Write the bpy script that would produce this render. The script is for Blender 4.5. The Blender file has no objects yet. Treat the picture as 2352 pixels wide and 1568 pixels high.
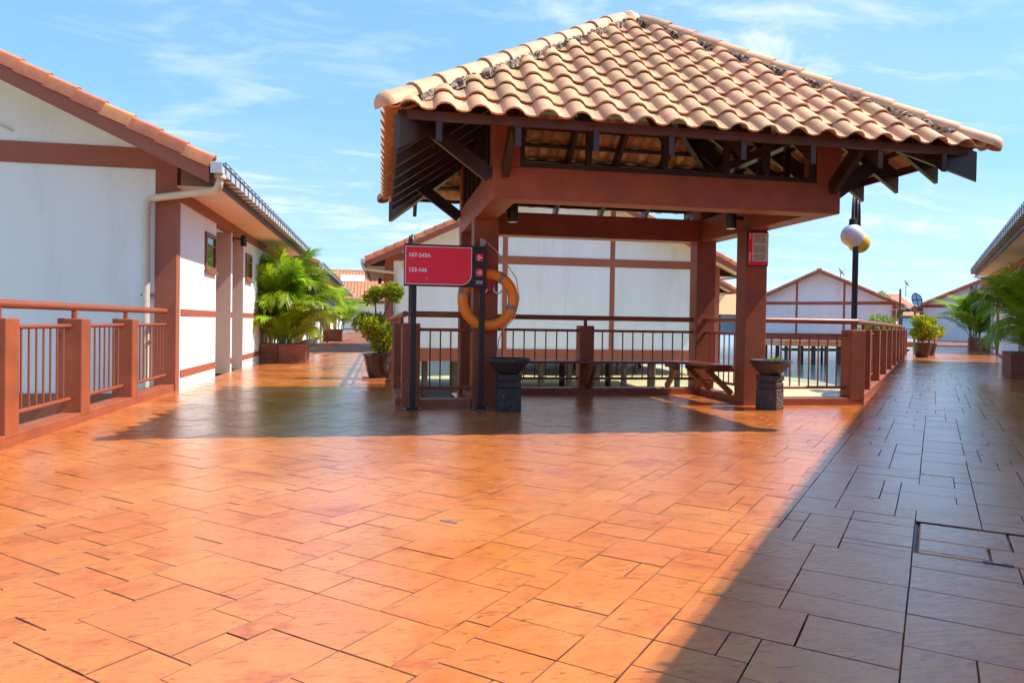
import bpy, bmesh, math, random
from math import sin, cos, tan, pi, radians, sqrt, atan2
from mathutils import Vector, Matrix

random.seed(7)
SC = bpy.context.scene
COL = SC.collection

# ------------------------------------------------------------------ camera
# world frame: x runs along the pavilion's front, y away from it, z up; the deck is z = 0
TH = 0.1806
CAMX, CAMY, CAMZ = -3.0946, -7.3159, 1.05
F_PX, ROLL, PITCH = 1649.45, 0.0155, -0.0133
cam_data = bpy.data.cameras.new("camera")
cam = bpy.data.objects.new("camera", cam_data)
COL.objects.link(cam)
cam_data.sensor_width = 36.0
cam_data.lens = F_PX / 2352.0 * 36.0
cam_data.shift_y = -19.9 / 2352.0
cam_data.clip_start = 0.05
cam_data.clip_end = 5000.0
cam.matrix_world = (Matrix.Translation((CAMX, CAMY, CAMZ)) @ Matrix.Rotation(-TH, 4, 'Z')
                    @ Matrix.Rotation(pi / 2 + PITCH, 4, 'X') @ Matrix.Rotation(ROLL, 4, 'Z'))
SC.camera = cam

# ------------------------------------------------------------------ sky, sun, exposure
SUN_H = Vector((2.27, -0.28, 2.90)).normalized()       # towards the sun
SUN_EL = math.asin(SUN_H.z)
SUN_AZ = atan2(SUN_H.x, SUN_H.y)
world = bpy.data.worlds.new("World")
SC.world = world
world.use_nodes = True
wn, wl = world.node_tree.nodes, world.node_tree.links
bg = wn["Background"]
bg.inputs[1].default_value = 0.15
sky = wn.new("ShaderNodeTexSky")
sky.sky_type = 'NISHITA'
sky.sun_disc = False
sky.sun_elevation = SUN_EL
sky.sun_rotation = SUN_AZ
sky.air_density = 1.0
sky.dust_density = 0.6
sky.ozone_density = 2.0
sun_data = bpy.data.lights.new("sun", 'SUN')
sun_data.energy = 2.0
sun_data.angle = radians(0.5)
sun_data.color = (1.0, 0.93, 0.80)
sun = bpy.data.objects.new("sun", sun_data)
COL.objects.link(sun)
sun.rotation_euler = SUN_H.to_track_quat('Z', 'Y').to_euler()
sun.location = (20, -3, 30)
SC.view_settings.view_transform = 'Standard'
SC.view_settings.look = 'None'
SC.view_settings.gamma = 1.0
SC.view_settings.exposure = 1.96
SC.view_settings.use_curve_mapping = False


def wnode(t, **kw):
    n = wn.new(t)
    for k, v in kw.items():
        setattr(n, k, v)
    return n


# thin high cloud over the whole dome: view direction laid on a flat cloud layer
tc = wnode("ShaderNodeTexCoord")
sep = wnode("ShaderNodeSeparateXYZ")
wl.new(tc.outputs["Generated"], sep.inputs[0])
zc = wnode("ShaderNodeMath", operation='MAXIMUM')
wl.new(sep.outputs[2], zc.inputs[0]); zc.inputs[1].default_value = 0.0
za = wnode("ShaderNodeMath", operation='ADD')
wl.new(zc.outputs[0], za.inputs[0]); za.inputs[1].default_value = 0.12
dx = wnode("ShaderNodeMath", operation='DIVIDE'); wl.new(sep.outputs[0], dx.inputs[0]); wl.new(za.outputs[0], dx.inputs[1])
dy = wnode("ShaderNodeMath", operation='DIVIDE'); wl.new(sep.outputs[1], dy.inputs[0]); wl.new(za.outputs[0], dy.inputs[1])
cmb = wnode("ShaderNodeCombineXYZ"); wl.new(dx.outputs[0], cmb.inputs[0]); wl.new(dy.outputs[0], cmb.inputs[1])
mp = wnode("ShaderNodeMapping"); wl.new(cmb.outputs[0], mp.inputs[0])
mp.inputs["Location"].default_value = (5.35, -6.50, 0.0)
mp.inputs["Rotation"].default_value = (0, 0, radians(25))
mp.inputs["Scale"].default_value = (1.0, 1.7, 1.0)
nA = wnode("ShaderNodeTexNoise"); wl.new(mp.outputs[0], nA.inputs["Vector"])
nA.inputs["Scale"].default_value = 2.3; nA.inputs["Detail"].default_value = 9; nA.inputs["Roughness"].default_value = 0.62
nA.inputs["Distortion"].default_value = 0.5
nB = wnode("ShaderNodeTexNoise"); wl.new(mp.outputs[0], nB.inputs["Vector"])
nB.inputs["Scale"].default_value = 0.55; nB.inputs["Detail"].default_value = 3
rA = wnode("ShaderNodeMapRange"); wl.new(nA.outputs[0], rA.inputs[0])
rA.inputs[1].default_value = 0.50; rA.inputs[2].default_value = 0.80
rB = wnode("ShaderNodeMapRange"); wl.new(nB.outputs[0], rB.inputs[0])
rB.inputs[1].default_value = 0.36; rB.inputs[2].default_value = 0.66
mAB = wnode("ShaderNodeMath", operation='MULTIPLY'); wl.new(rA.outputs[0], mAB.inputs[0]); wl.new(rB.outputs[0], mAB.inputs[1])
veil = wnode("ShaderNodeMath", operation='MULTIPLY_ADD')      # a faint even veil where cloud is thick
wl.new(rB.outputs[0], veil.inputs[0]); veil.inputs[1].default_value = 0.16; wl.new(mAB.outputs[0], veil.inputs[2])
vc = wnode("ShaderNodeMath", operation='MINIMUM'); wl.new(veil.outputs[0], vc.inputs[0]); vc.inputs[1].default_value = 0.92
hs = wnode("ShaderNodeHueSaturation"); wl.new(sky.outputs[0], hs.inputs["Color"])
hs.inputs["Saturation"].default_value = 1.35; hs.inputs["Value"].default_value = 1.08; hs.inputs["Hue"].default_value = 0.487
mx = wnode("ShaderNodeMix", data_type='RGBA'); wl.new(vc.outputs[0], mx.inputs[0])
tint = wnode("ShaderNodeMix", data_type='RGBA', blend_type='MULTIPLY'); tint.inputs[0].default_value = 1.0
wl.new(hs.outputs[0], tint.inputs[6]); tint.inputs[7].default_value = (0.27, 0.47, 0.92, 1)
gm = wnode("ShaderNodeGamma"); wl.new(tint.outputs[2], gm.inputs[0]); gm.inputs[1].default_value = 0.48
wl.new(gm.outputs[0], mx.inputs[6]); mx.inputs[7].default_value = (1.95, 2.08, 2.18, 1)
wl.new(mx.outputs[2], bg.inputs[0])

# ------------------------------------------------------------------ helpers
PHI = radians(40.8)
ND = Vector((cos(PHI) , -sin(PHI)))       # across the right walkway (away from its railing)
DD = Vector((sin(PHI), cos(PHI)))         # along the right walkway


def nd(n, d):
    p = ND * n + DD * d
    return (p.x, p.y)


def project(x, y, z=0.0):
    dx_, dy_ = x - CAMX, y - CAMY
    X = dx_ * cos(TH) - dy_ * sin(TH)
    Y = dx_ * sin(TH) + dy_ * cos(TH)
    if Y < 0.3:
        return None
    return (1176 + F_PX * X / Y, 742 - F_PX * (z - CAMZ) / Y, Y)


class MB:
    def __init__(s):
        s.v, s.f = [], []

    def add(s, vs, fs):
        b = len(s.v)
        s.v += [tuple(p) for p in vs]
        s.f += [tuple(i + b for i in f) for f in fs]
        return s

    def box(s, x0, x1, y0, y1, z0, z1):
        vs = [(x, y, z) for z in (z0, z1) for y in (y0, y1) for x in (x0, x1)]
        return s.add(vs, [(0, 2, 3, 1), (4, 5, 7, 6), (0, 1, 5, 4), (2, 6, 7, 3), (0, 4, 6, 2), (1, 3, 7, 5)])

    def beam(s, p, q, w, h, up=(0, 0, 1)):
        p, q = Vector(p), Vector(q)
        d = (q - p).normalized()
        side = d.cross(Vector(up)).normalized()
        u2 = side.cross(d).normalized()
        vs = []
        for c in (p, q):
            for a, b in ((-1, -1), (1, -1), (1, 1), (-1, 1)):
                vs.append(c + side * (a * w / 2) + u2 * (b * h / 2))
        return s.add(vs, [(0, 1, 2, 3), (7, 6, 5, 4), (0, 4, 5, 1), (1, 5, 6, 2), (2, 6, 7, 3), (3, 7, 4, 0)])

    def tube(s, pts, r, seg=8, caps=True):
        pts = [Vector(p) for p in pts]
        rs = r if isinstance(r, (list, tuple)) else [r] * len(pts)
        rings = []
        ref = Vector((0, 0, 1))
        d0 = (pts[1] - pts[0]).normalized()
        if abs(d0.dot(ref)) > 0.9:
            ref = Vector((1, 0, 0))
        for i, p in enumerate(pts):
            if i == 0:
                d = pts[1] - pts[0]
            elif i == len(pts) - 1:
                d = pts[-1] - pts[-2]
            else:
                d = (pts[i + 1] - p).normalized() + (p - pts[i - 1]).normalized()
            d.normalize()
            a = d.cross(ref)
            if a.length < 1e-4:
                a = d.cross(Vector((0, 1, 0)))
            a.normalize()
            b = a.cross(d).normalized()
            ref = b
            rings.append([p + (a * cos(2 * pi * k / seg) + b * sin(2 * pi * k / seg)) * rs[i] for k in range(seg)])
        vs = [v for ring in rings for v in ring]
        fs = []
        for i in range(len(pts) - 1):
            for k in range(seg):
                k2 = (k + 1) % seg
                fs.append((i * seg + k, (i + 1) * seg + k, (i + 1) * seg + k2, i * seg + k2))
        if caps:
            fs.append(tuple(range(seg)))
            fs.append(tuple((len(pts) - 1) * seg + k for k in reversed(range(seg))))
        return s.add(vs, fs)

    def lathe(s, prof, seg=24, c=(0, 0, 0)):
        vs, fs = [], []
        for r, z in prof:
            for k in range(seg):
                a = 2 * pi * k / seg
                vs.append((c[0] + r * cos(a), c[1] + r * sin(a), c[2] + z))
        for i in range(len(prof) - 1):
            for k in range(seg):
                k2 = (k + 1) % seg
                fs.append((i * seg + k, i * seg + k2, (i + 1) * seg + k2, (i + 1) * seg + k))
        fs.append(tuple(reversed(range(seg))))
        fs.append(tuple((len(prof) - 1) * seg + k for k in range(seg)))
        return s.add(vs, fs)

    def sphere(s, c, r, seg=20, rings=12):
        prof = [(max(r * sin(pi * i / rings), 1e-4), -r * cos(pi * i / rings)) for i in range(rings + 1)]
        return s.lathe(prof, seg, c)

    def prism(s, poly, z0, z1):
        n = len(poly)
        vs = [(x, y, z0) for x, y in poly] + [(x, y, z1) for x, y in poly]
        fs = [tuple(reversed(range(n))), tuple(range(n, 2 * n))]
        fs += [(i, (i + 1) % n, n + (i + 1) % n, n + i) for i in range(n)]
        return s.add(vs, fs)

    def plate(s, poly, y0, y1):        # polygon in x-z, thickness along y
        n = len(poly)
        vs = [(x, y0, z) for x, z in poly] + [(x, y1, z) for x, z in poly]
        fs = [tuple(range(n)), tuple(reversed(range(n, 2 * n)))]
        fs += [(i, n + i, n + (i + 1) % n, (i + 1) % n) for i in range(n)]
        return s.add(vs, fs)

    def mesh(s, name, smooth=False, angle=40):
        me = bpy.data.meshes.new(name)
        me.from_pydata(s.v, [], s.f)
        bm = bmesh.new(); bm.from_mesh(me)
        bmesh.ops.recalc_face_normals(bm, faces=bm.faces)
        bm.to_mesh(me); bm.free()
        if smooth:
            me.shade_smooth()
            me.set_sharp_from_angle(angle=radians(angle))
        me.update()
        return me

    def build(s, name, m, parent=None, smooth=False, bevel=0.0, angle=40, **tags):
        return link(name, s.mesh(name, smooth, angle), m, parent, bevel, **tags)


def link(name, me, m, parent=None, bevel=0.0, loc=None, rot=None, **tags):
    o = bpy.data.objects.new(name, me)
    COL.objects.link(o)
    if m is not None and me is not None and not me.materials:
        me.materials.append(m)
    if parent is not None:
        o.parent = parent
    if bevel:
        b = o.modifiers.new("bevel", 'BEVEL')
        b.width = bevel; b.segments = 2; b.limit_method = 'ANGLE'; b.angle_limit = radians(35)
    if loc is not None:
        o.location = loc
    if rot is not None:
        o.rotation_euler = rot
    for k, v in tags.items():
        o[k] = v
    return o


def thing(name, label, cat, loc=(0, 0, 0), rz=0.0, group=None):
    o = bpy.data.objects.new(name, None)
    COL.objects.link(o)
    o.location = loc
    o.rotation_euler = (0, 0, rz)
    o.empty_display_size = 0.2
    o["label"] = label
    o["category"] = cat
    if group:
        o["group"] = group
    return o


def text_mesh(body, size, bold=0.0, depth=0.001, align='LEFT'):
    cu = bpy.data.curves.new("lettering", 'FONT')
    cu.body = body; cu.size = size; cu.offset = bold; cu.extrude = depth; cu.align_x = align
    cu.resolution_u = 4
    ob = bpy.data.objects.new("lettering", cu)
    COL.objects.link(ob)
    dg = bpy.context.evaluated_depsgraph_get()
    me = bpy.data.meshes.new_from_object(ob.evaluated_get(dg))
    bpy.data.objects.remove(ob); bpy.data.curves.remove(cu)
    return me


# ------------------------------------------------------------------ materials
def mat(name, base, rough=0.6, var=0.0, scale=3.0, bump=0.0, bscale=40.0, rnd=0.0, metal=0.0, spec=0.5,
        coat=0.0, dirt=None, dirt_scale=2.0, dirt_lo=0.5, dirt_hi=0.75, stretch=None, trans=0.0, coord='Object', hue=0.0,
        bdist=0.01, rvar=0.0):
    m = bpy.data.materials.new(name)
    m.use_nodes = True
    nt = m.node_tree; N, L = nt.nodes, nt.links
    P = N["Principled BSDF"]
    P.inputs["Roughness"].default_value = rough
    P.inputs["Metallic"].default_value = metal
    P.inputs["Specular IOR Level"].default_value = spec
    P.inputs["Coat Weight"].default_value = coat
    P.inputs["Coat Roughness"].default_value = 0.12
    col = N.new("ShaderNodeRGB"); col.outputs[0].default_value = (*base, 1)
    cur = col.outputs[0]
    if coord == 'World':
        g = N.new("ShaderNodeNewGeometry"); vec = g.outputs["Position"]
    else:
        t = N.new("ShaderNodeTexCoord"); vec = t.outputs["Object"]
        if rnd or coord == 'ObjectRnd':
            oi = N.new("ShaderNodeObjectInfo")
            ml = N.new("ShaderNodeMath"); ml.operation = 'MULTIPLY'; L.new(oi.outputs["Random"], ml.inputs[0]); ml.inputs[1].default_value = 37.0
            ad = N.new("ShaderNodeVectorMath"); ad.operation = 'ADD'; L.new(vec, ad.inputs[0]); L.new(ml.outputs[0], ad.inputs[1])
            vec = ad.outputs[0]
    if stretch:
        mpn = N.new("ShaderNodeMapping"); mpn.inputs["Scale"].default_value = stretch
        L.new(vec, mpn.inputs[0]); vec = mpn.outputs[0]
    if var:
        n = N.new("ShaderNodeTexNoise"); L.new(vec, n.inputs["Vector"])
        n.inputs["Scale"].default_value = scale; n.inputs["Detail"].default_value = 6; n.inputs["Roughness"].default_value = 0.6
        r = N.new("ShaderNodeMapRange"); L.new(n.outputs[0], r.inputs[0])
        r.inputs[1].default_value = 0.3; r.inputs[2].default_value = 0.7
        r.inputs[3].default_value = 1 - var; r.inputs[4].default_value = 1 + var
        h = N.new("ShaderNodeHueSaturation"); L.new(cur, h.inputs["Color"]); L.new(r.outputs[0], h.inputs["Value"])
        cur = h.outputs[0]
        if rvar:
            r2 = N.new("ShaderNodeMapRange"); L.new(n.outputs[0], r2.inputs[0])
            r2.inputs[1].default_value = 0.3; r2.inputs[2].default_value = 0.7
            r2.inputs[3].default_value = max(0.02, rough - rvar); r2.inputs[4].default_value = rough + rvar
            L.new(r2.outputs[0], P.inputs["Roughness"])
    if rnd:
        oi2 = N.new("ShaderNodeObjectInfo")
        r = N.new("ShaderNodeMapRange"); L.new(oi2.outputs["Random"], r.inputs[0])
        r.inputs[3].default_value = 1 - rnd; r.inputs[4].default_value = 1 + rnd
        h = N.new("ShaderNodeHueSaturation"); L.new(cur, h.inputs["Color"]); L.new(r.outputs[0], h.inputs["Value"])
        if hue:
            fr = N.new("ShaderNodeMath"); fr.operation = 'MULTIPLY'; L.new(oi2.outputs["Random"], fr.inputs[0]); fr.inputs[1].default_value = 7.31
            f2 = N.new("ShaderNodeMath"); f2.operation = 'FRACT'; L.new(fr.outputs[0], f2.inputs[0])
            r3 = N.new("ShaderNodeMapRange"); L.new(f2.outputs[0], r3.inputs[0])
            r3.inputs[3].default_value = 0.5 - hue; r3.inputs[4].default_value = 0.5 + hue
            L.new(r3.outputs[0], h.inputs["Hue"])
        cur = h.outputs[0]
    if dirt:
        n = N.new("ShaderNodeTexNoise"); L.new(vec, n.inputs["Vector"])
        n.inputs["Scale"].default_value = dirt_scale; n.inputs["Detail"].default_value = 9; n.inputs["Roughness"].default_value = 0.68
        r = N.new("ShaderNodeMapRange"); L.new(n.outputs[0], r.inputs[0])
        r.inputs[1].default_value = dirt_lo; r.inputs[2].default_value = dirt_hi
        mxn = N.new("ShaderNodeMix"); mxn.data_type = 'RGBA'; L.new(r.outputs[0], mxn.inputs[0]); L.new(cur, mxn.inputs[6])
        mxn.inputs[7].default_value = (*dirt, 1)
        cur = mxn.outputs[2]
    L.new(cur, P.inputs["Base Color"])
    if bump:
        n = N.new("ShaderNodeTexNoise"); L.new(vec, n.inputs["Vector"])
        n.inputs["Scale"].default_value = bscale; n.inputs["Detail"].default_value = 4
        b = N.new("ShaderNodeBump"); b.inputs["Strength"].default_value = bump; b.inputs["Distance"].default_value = bdist
        L.new(n.outputs[0], b.inputs["Height"]); L.new(b.outputs[0], P.inputs["Normal"])
        if coat:
            L.new(b.outputs[0], P.inputs["Coat Normal"])
    if trans:
        tr = N.new("ShaderNodeBsdfTranslucent")
        tint = N.new("ShaderNodeHueSaturation"); L.new(cur, tint.inputs["Color"]); tint.inputs["Value"].default_value = 1.6
        L.new(tint.outputs[0], tr.inputs["Color"])
        ms = N.new("ShaderNodeMixShader"); ms.inputs[0].default_value = trans
        L.new(P.outputs[0], ms.inputs[1]); L.new(tr.outputs[0], ms.inputs[2])
        L.new(ms.outputs[0], N["Material Output"].inputs[0])
    return m


M = {}
def stone_mat(name, coord):
    m = mat(name, (0.67, 0.200, 0.038), 0.23, var=0.20, scale=3.0, bump=0.0, coat=0.60, rnd=0.04 if coord == 'Object' else 0.0, spec=0.5,
            dirt=(0.44, 0.098, 0.016), dirt_scale=3.0, dirt_lo=0.47, dirt_hi=0.66, hue=0.004, rvar=0.09, coord=coord)
    N, L = m.node_tree.nodes, m.node_tree.links
    P = N["Principled BSDF"]
    base = P.inputs["Base Color"].links[0].from_socket
    g_ = N.new("ShaderNodeNewGeometry")
    # pale worn cast, and dark flecks along the stamped slate grain
    worn = N.new("ShaderNodeTexNoise"); worn.inputs["Scale"].default_value = 0.9; worn.inputs["Detail"].default_value = 5
    L.new(g_.outputs["Position"], worn.inputs["Vector"])
    wr = N.new("ShaderNodeMapRange"); L.new(worn.outputs[0], wr.inputs[0]); wr.inputs[1].default_value = .50; wr.inputs[2].default_value = .78; wr.inputs[4].default_value = .75
    mx1 = N.new("ShaderNodeMix"); mx1.data_type = 'RGBA'; L.new(wr.outputs[0], mx1.inputs[0]); L.new(base, mx1.inputs[6]); mx1.inputs[7].default_value = (0.70, 0.295, 0.105, 1)
    mp_ = N.new("ShaderNodeMapping"); mp_.inputs["Rotation"].default_value = (0, 0, PHI); mp_.inputs["Scale"].default_value = (2.2, 9.0, 1.0)
    L.new(g_.outputs["Position"], mp_.inputs[0])
    fl = N.new("ShaderNodeTexNoise"); fl.inputs["Scale"].default_value = 5.0; fl.inputs["Detail"].default_value = 8; fl.inputs["Roughness"].default_value = .72; fl.inputs["Distortion"].default_value = 1.2
    L.new(mp_.outputs[0], fl.inputs["Vector"])
    fr_ = N.new("ShaderNodeMapRange"); L.new(fl.outputs[0], fr_.inputs[0]); fr_.inputs[1].default_value = .55; fr_.inputs[2].default_value = .64; fr_.inputs[4].default_value = .80
    mx2 = N.new("ShaderNodeMix"); mx2.data_type = 'RGBA'; L.new(fr_.outputs[0], mx2.inputs[0]); L.new(mx1.outputs[2], mx2.inputs[6]); mx2.inputs[7].default_value = (0.22, 0.062, 0.024, 1)
    L.new(mx2.outputs[2], P.inputs["Base Color"])
    rg = N.new("ShaderNodeMapRange"); L.new(worn.outputs[0], rg.inputs[0]); rg.inputs[1].default_value = .36; rg.inputs[2].default_value = .66
    rg.inputs[3].default_value = .10; rg.inputs[4].default_value = .32; L.new(rg.outputs[0], P.inputs["Roughness"])
    # slate relief: broad dips plus grain
    n1 = N.new("ShaderNodeTexNoise"); n1.inputs["Scale"].default_value = 9; n1.inputs["Detail"].default_value = 6; n1.inputs["Roughness"].default_value = .6
    L.new(g_.outputs["Position"], n1.inputs["Vector"])
    sm = N.new("ShaderNodeMath"); sm.operation = 'MULTIPLY_ADD'; L.new(fl.outputs[0], sm.inputs[0]); sm.inputs[1].default_value = -.8; L.new(n1.outputs[0], sm.inputs[2])
    b_ = N.new("ShaderNodeBump"); b_.inputs["Strength"].default_value = .26; b_.inputs["Distance"].default_value = .012
    L.new(sm.outputs[0], b_.inputs["Height"]); L.new(b_.outputs[0], P.inputs["Normal"]); L.new(b_.outputs[0], P.inputs["Coat Normal"])
    P.inputs["Coat Roughness"].default_value = .16
    return m


M['stone'] = stone_mat('stamped_concrete', 'Object')
M['slab'] = mat('joint_concrete', (0.11, 0.042, 0.022), 0.6, var=0.3, scale=4, bump=0.2, bscale=30, coord='World',
                dirt=(0.42, 0.14, 0.045), dirt_scale=2.6, dirt_lo=0.47, dirt_hi=0.58)
M['paint'] = mat('brown_masonry_paint', (0.300, 0.076, 0.031), 0.55, var=0.20, scale=3.0, bump=0.12, bscale=70, coord='World',
                 dirt=(0.25, 0.066, 0.032), dirt_scale=1.3, dirt_lo=0.5, dirt_hi=0.8)
M['trim'] = mat('brown_wall_trim', (0.32, 0.092, 0.050), 0.6, var=0.08, scale=2.0, bump=0.08, bscale=60, coord='World')
M['railpaint'] = mat('brown_rail_paint', (0.27, 0.068, 0.032), 0.38, var=0.1, scale=6, bump=0.05, bscale=40)
M['timber'] = mat('dark_stained_timber', (0.030, 0.016, 0.012), 0.42, var=0.35, scale=6, stretch=(1, 1, 1), bump=0.15, bscale=50, spec=0.6)
M['fascia'] = mat('brown_fascia_board', (0.085, 0.032, 0.020), 0.5, var=0.2, scale=3, bump=0.1, bscale=40)
M['bench'] = mat('bench_timber', (0.17, 0.042, 0.022), 0.35, var=0.25, scale=4, stretch=(1, 9, 9), bump=0.15, bscale=30)
M['wall'] = mat('white_plaster', (0.77, 0.80, 0.84), 0.75, var=0.03, scale=1.1, bump=0.10, bscale=90, coord='World', stretch=(1.3, 1.3, 0.22),
                dirt=(0.62, 0.64, 0.65), dirt_scale=1.6, dirt_lo=0.52, dirt_hi=0.86)
M['soffit'] = mat('peach_soffit', (0.72, 0.52, 0.40), 0.7, var=0.05, scale=1.5, coord='World')
M['recess'] = mat('shaded_recess_plaster', (0.62, 0.54, 0.47), 0.75, var=0.05, scale=1.5, bump=0.08, bscale=70, coord='World')  # beige holds the shade on the recess jambs, put into the plaster colour
M['tile'] = mat('clay_roof_tile', (0.64, 0.34, 0.178), 0.62, var=0.20, scale=7, bump=0.15, bscale=60, rnd=0.20, hue=0.010,
                dirt=(0.30, 0.19, 0.12), dirt_scale=5, dirt_lo=0.58, dirt_hi=0.85)
M['housetile'] = mat('orange_roof_tile', (0.53, 0.19, 0.085), 0.6, var=0.14, scale=6, bump=0.12, bscale=50, rnd=0.2, hue=0.012,
                     dirt=(0.22, 0.11, 0.07), dirt_scale=3.5, dirt_lo=0.56, dirt_hi=0.85)
# whole roof slopes: tile rolls and courses as relief only
M['rooffield'] = mat('orange_tile_field', (0.53, 0.19, 0.085), 0.6, var=0.25, scale=3.0, dirt=(0.26, 0.13, 0.08), dirt_scale=2.5, dirt_lo=0.54, dirt_hi=0.8)
_n, _l = M['rooffield'].node_tree.nodes, M['rooffield'].node_tree.links
_t = _n.new("ShaderNodeTexCoord"); _s = _n.new("ShaderNodeSeparateXYZ"); _l.new(_t.outputs["Object"], _s.inputs[0])
def _m(op, a, b):
    q = _n.new("ShaderNodeMath"); q.operation = op
    for i_, v_ in enumerate((a, b)):
        if v_ is None: continue
        if isinstance(v_, (int, float)): q.inputs[i_].default_value = v_
        else: _l.new(v_, q.inputs[i_])
    return q.outputs[0]
_roll = _m('SINE', _m('MULTIPLY', _s.outputs[1], 2 * pi / .33), None)
_course = _m('FRACT', _m('MULTIPLY', _s.outputs[2], 1 / .145), None)
_h = _m('ADD', _m('MULTIPLY', _roll, .5), _m('MULTIPLY', _course, -.9))
_b = _n.new("ShaderNodeBump"); _b.inputs["Strength"].default_value = 1.0; _b.inputs["Distance"].default_value = .05
_l.new(_h, _b.inputs["Height"]); _l.new(_b.outputs[0], _n["Principled BSDF"].inputs["Normal"])
M['mortar'] = mat('lichened_mortar', (0.44, 0.33, 0.24), 0.9, var=0.3, scale=20, bump=0.9, bscale=55, bdist=0.03,
                  dirt=(0.028, 0.025, 0.020), dirt_scale=24, dirt_lo=0.47, dirt_hi=0.55)
M['gutter'] = mat('pale_metal_gutter', (0.52, 0.54, 0.56), 0.4, var=0.08, scale=3, metal=0.3)
M['strap'] = mat('grey_metal_strap', (0.11, 0.115, 0.125), 0.4, metal=0.6)
M['pvc'] = mat('cream_plastic_pipe', (0.63, 0.55, 0.45), 0.4, var=0.06, scale=3)
M['black'] = mat('black_metal', (0.014, 0.014, 0.016), 0.38, var=0.2, scale=5, spec=0.5)
M['signred'] = mat('red_sign_face', (0.90, 0.008, 0.050), 0.32, var=0.04, scale=3, coat=0.3)
M['print'] = mat('white_print', (0.88, 0.82, 0.82), 0.5)
M['ring'] = mat('orange_lifebuoy', (0.98, 0.275, 0.018), 0.45, var=0.10, scale=5, bump=0.08, bscale=25,
                dirt=(0.45, 0.13, 0.03), dirt_scale=4, dirt_lo=0.6, dirt_hi=0.85)
M['band'] = mat('grey_reflective_tape', (0.26, 0.24, 0.21), 0.45, var=0.2, scale=20)
M['rope'] = mat('pale_rope', (0.55, 0.50, 0.42), 0.85, bump=0.4, bscale=140)
M['redmetal'] = mat('red_enamel', (0.42, 0.02, 0.02), 0.35)
M['urn'] = mat('carved_lava_stone', (0.045, 0.034, 0.032), 0.6, var=0.35, scale=14, bump=0.45, bscale=45, bdist=0.01,
               dirt=(0.13, 0.10, 0.09), dirt_scale=14, dirt_lo=0.58, dirt_hi=0.75)
M['relief'] = mat('sunlit_tone_relief', (0.17, 0.135, 0.12), 0.8, var=0.5, scale=30, bump=0.6, bscale=60)  # carving paler than the urn stone: the sunlit face put into its colour
M['pot'] = mat('dark_glazed_pot', (0.036, 0.022, 0.019), 0.28, var=0.25, scale=4, bump=0.05, bscale=14)
M['terracotta'] = mat('terracotta_saucer', (0.42, 0.16, 0.07), 0.7, var=0.15, scale=6)
M['soil'] = mat('dark_soil', (0.035, 0.022, 0.014), 0.95, var=0.3, scale=25, bump=0.8, bscale=40)
M['brick'] = mat('red_brick', (0.27, 0.095, 0.055), 0.8, var=0.2, scale=12, bump=0.4, bscale=60, rnd=0.22, hue=0.01)
M['brickmortar'] = mat('brick_mortar', (0.30, 0.22, 0.17), 0.9, var=0.15, scale=10, bump=0.3, bscale=60)
M['palm'] = mat('palm_leaf', (0.25, 0.37, 0.016), 0.40, var=0.25, scale=2.5, rnd=0.25, trans=0.42, hue=0.02)
M['palmstem'] = mat('palm_cane', (0.22, 0.24, 0.07), 0.55, var=0.25, scale=6)
M['rachis'] = mat('palm_rib', (0.20, 0.24, 0.05), 0.5)
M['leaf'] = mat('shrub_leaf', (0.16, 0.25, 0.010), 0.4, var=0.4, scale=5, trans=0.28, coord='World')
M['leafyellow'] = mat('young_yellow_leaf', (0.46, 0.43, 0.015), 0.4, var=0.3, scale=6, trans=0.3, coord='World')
M['bark'] = mat('pale_bark', (0.17, 0.125, 0.09), 0.85, var=0.3, scale=12, bump=0.6, bscale=40)
M['globe'] = mat('white_opal_globe', (0.82, 0.80, 0.82), 0.22, spec=0.5)
M['globeyellow'] = mat('yellow_globe', (0.80, 0.47, 0.035), 0.25, spec=0.5)
M['glass'] = mat('window_glass', (0.045, 0.075, 0.035), 0.08, var=0.4, scale=3, spec=0.6)
M['frame'] = mat('brown_window_frame', (0.21, 0.085, 0.045), 0.5)
M['stilt'] = mat('weathered_stilt', (0.085, 0.065, 0.050), 0.85, var=0.3, scale=3, bump=0.3, bscale=20, coord='World')
M['sand'] = mat('wet_sand_flat', (0.50, 0.43, 0.21), 0.6, var=0.15, scale=0.5, bump=0.25, bscale=2.5, coord='World',
                dirt=(0.24, 0.27, 0.17), dirt_scale=0.16, dirt_lo=0.48, dirt_hi=0.66)
M['grey'] = mat('grey_panel', (0.20, 0.235, 0.28), 0.5, var=0.05)
M['steel'] = mat('bright_steel', (0.55, 0.57, 0.60), 0.25, metal=0.9)
M['paper'] = mat('printed_paper', (0.72, 0.67, 0.64), 0.4, coat=0.2)
M['ink'] = mat('grey_print', (0.16, 0.13, 0.125), 0.6)
M['mirror'] = mat('mirror_glass', (0.42, 0.45, 0.48), 0.12, metal=1.0)
M['door'] = mat('brown_door', (0.20, 0.085, 0.05), 0.5, var=0.15, scale=3, stretch=(6, 6, 1))
M['skylight'] = mat('skylight_pane', (0.62, 0.66, 0.70), 0.15)

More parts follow.
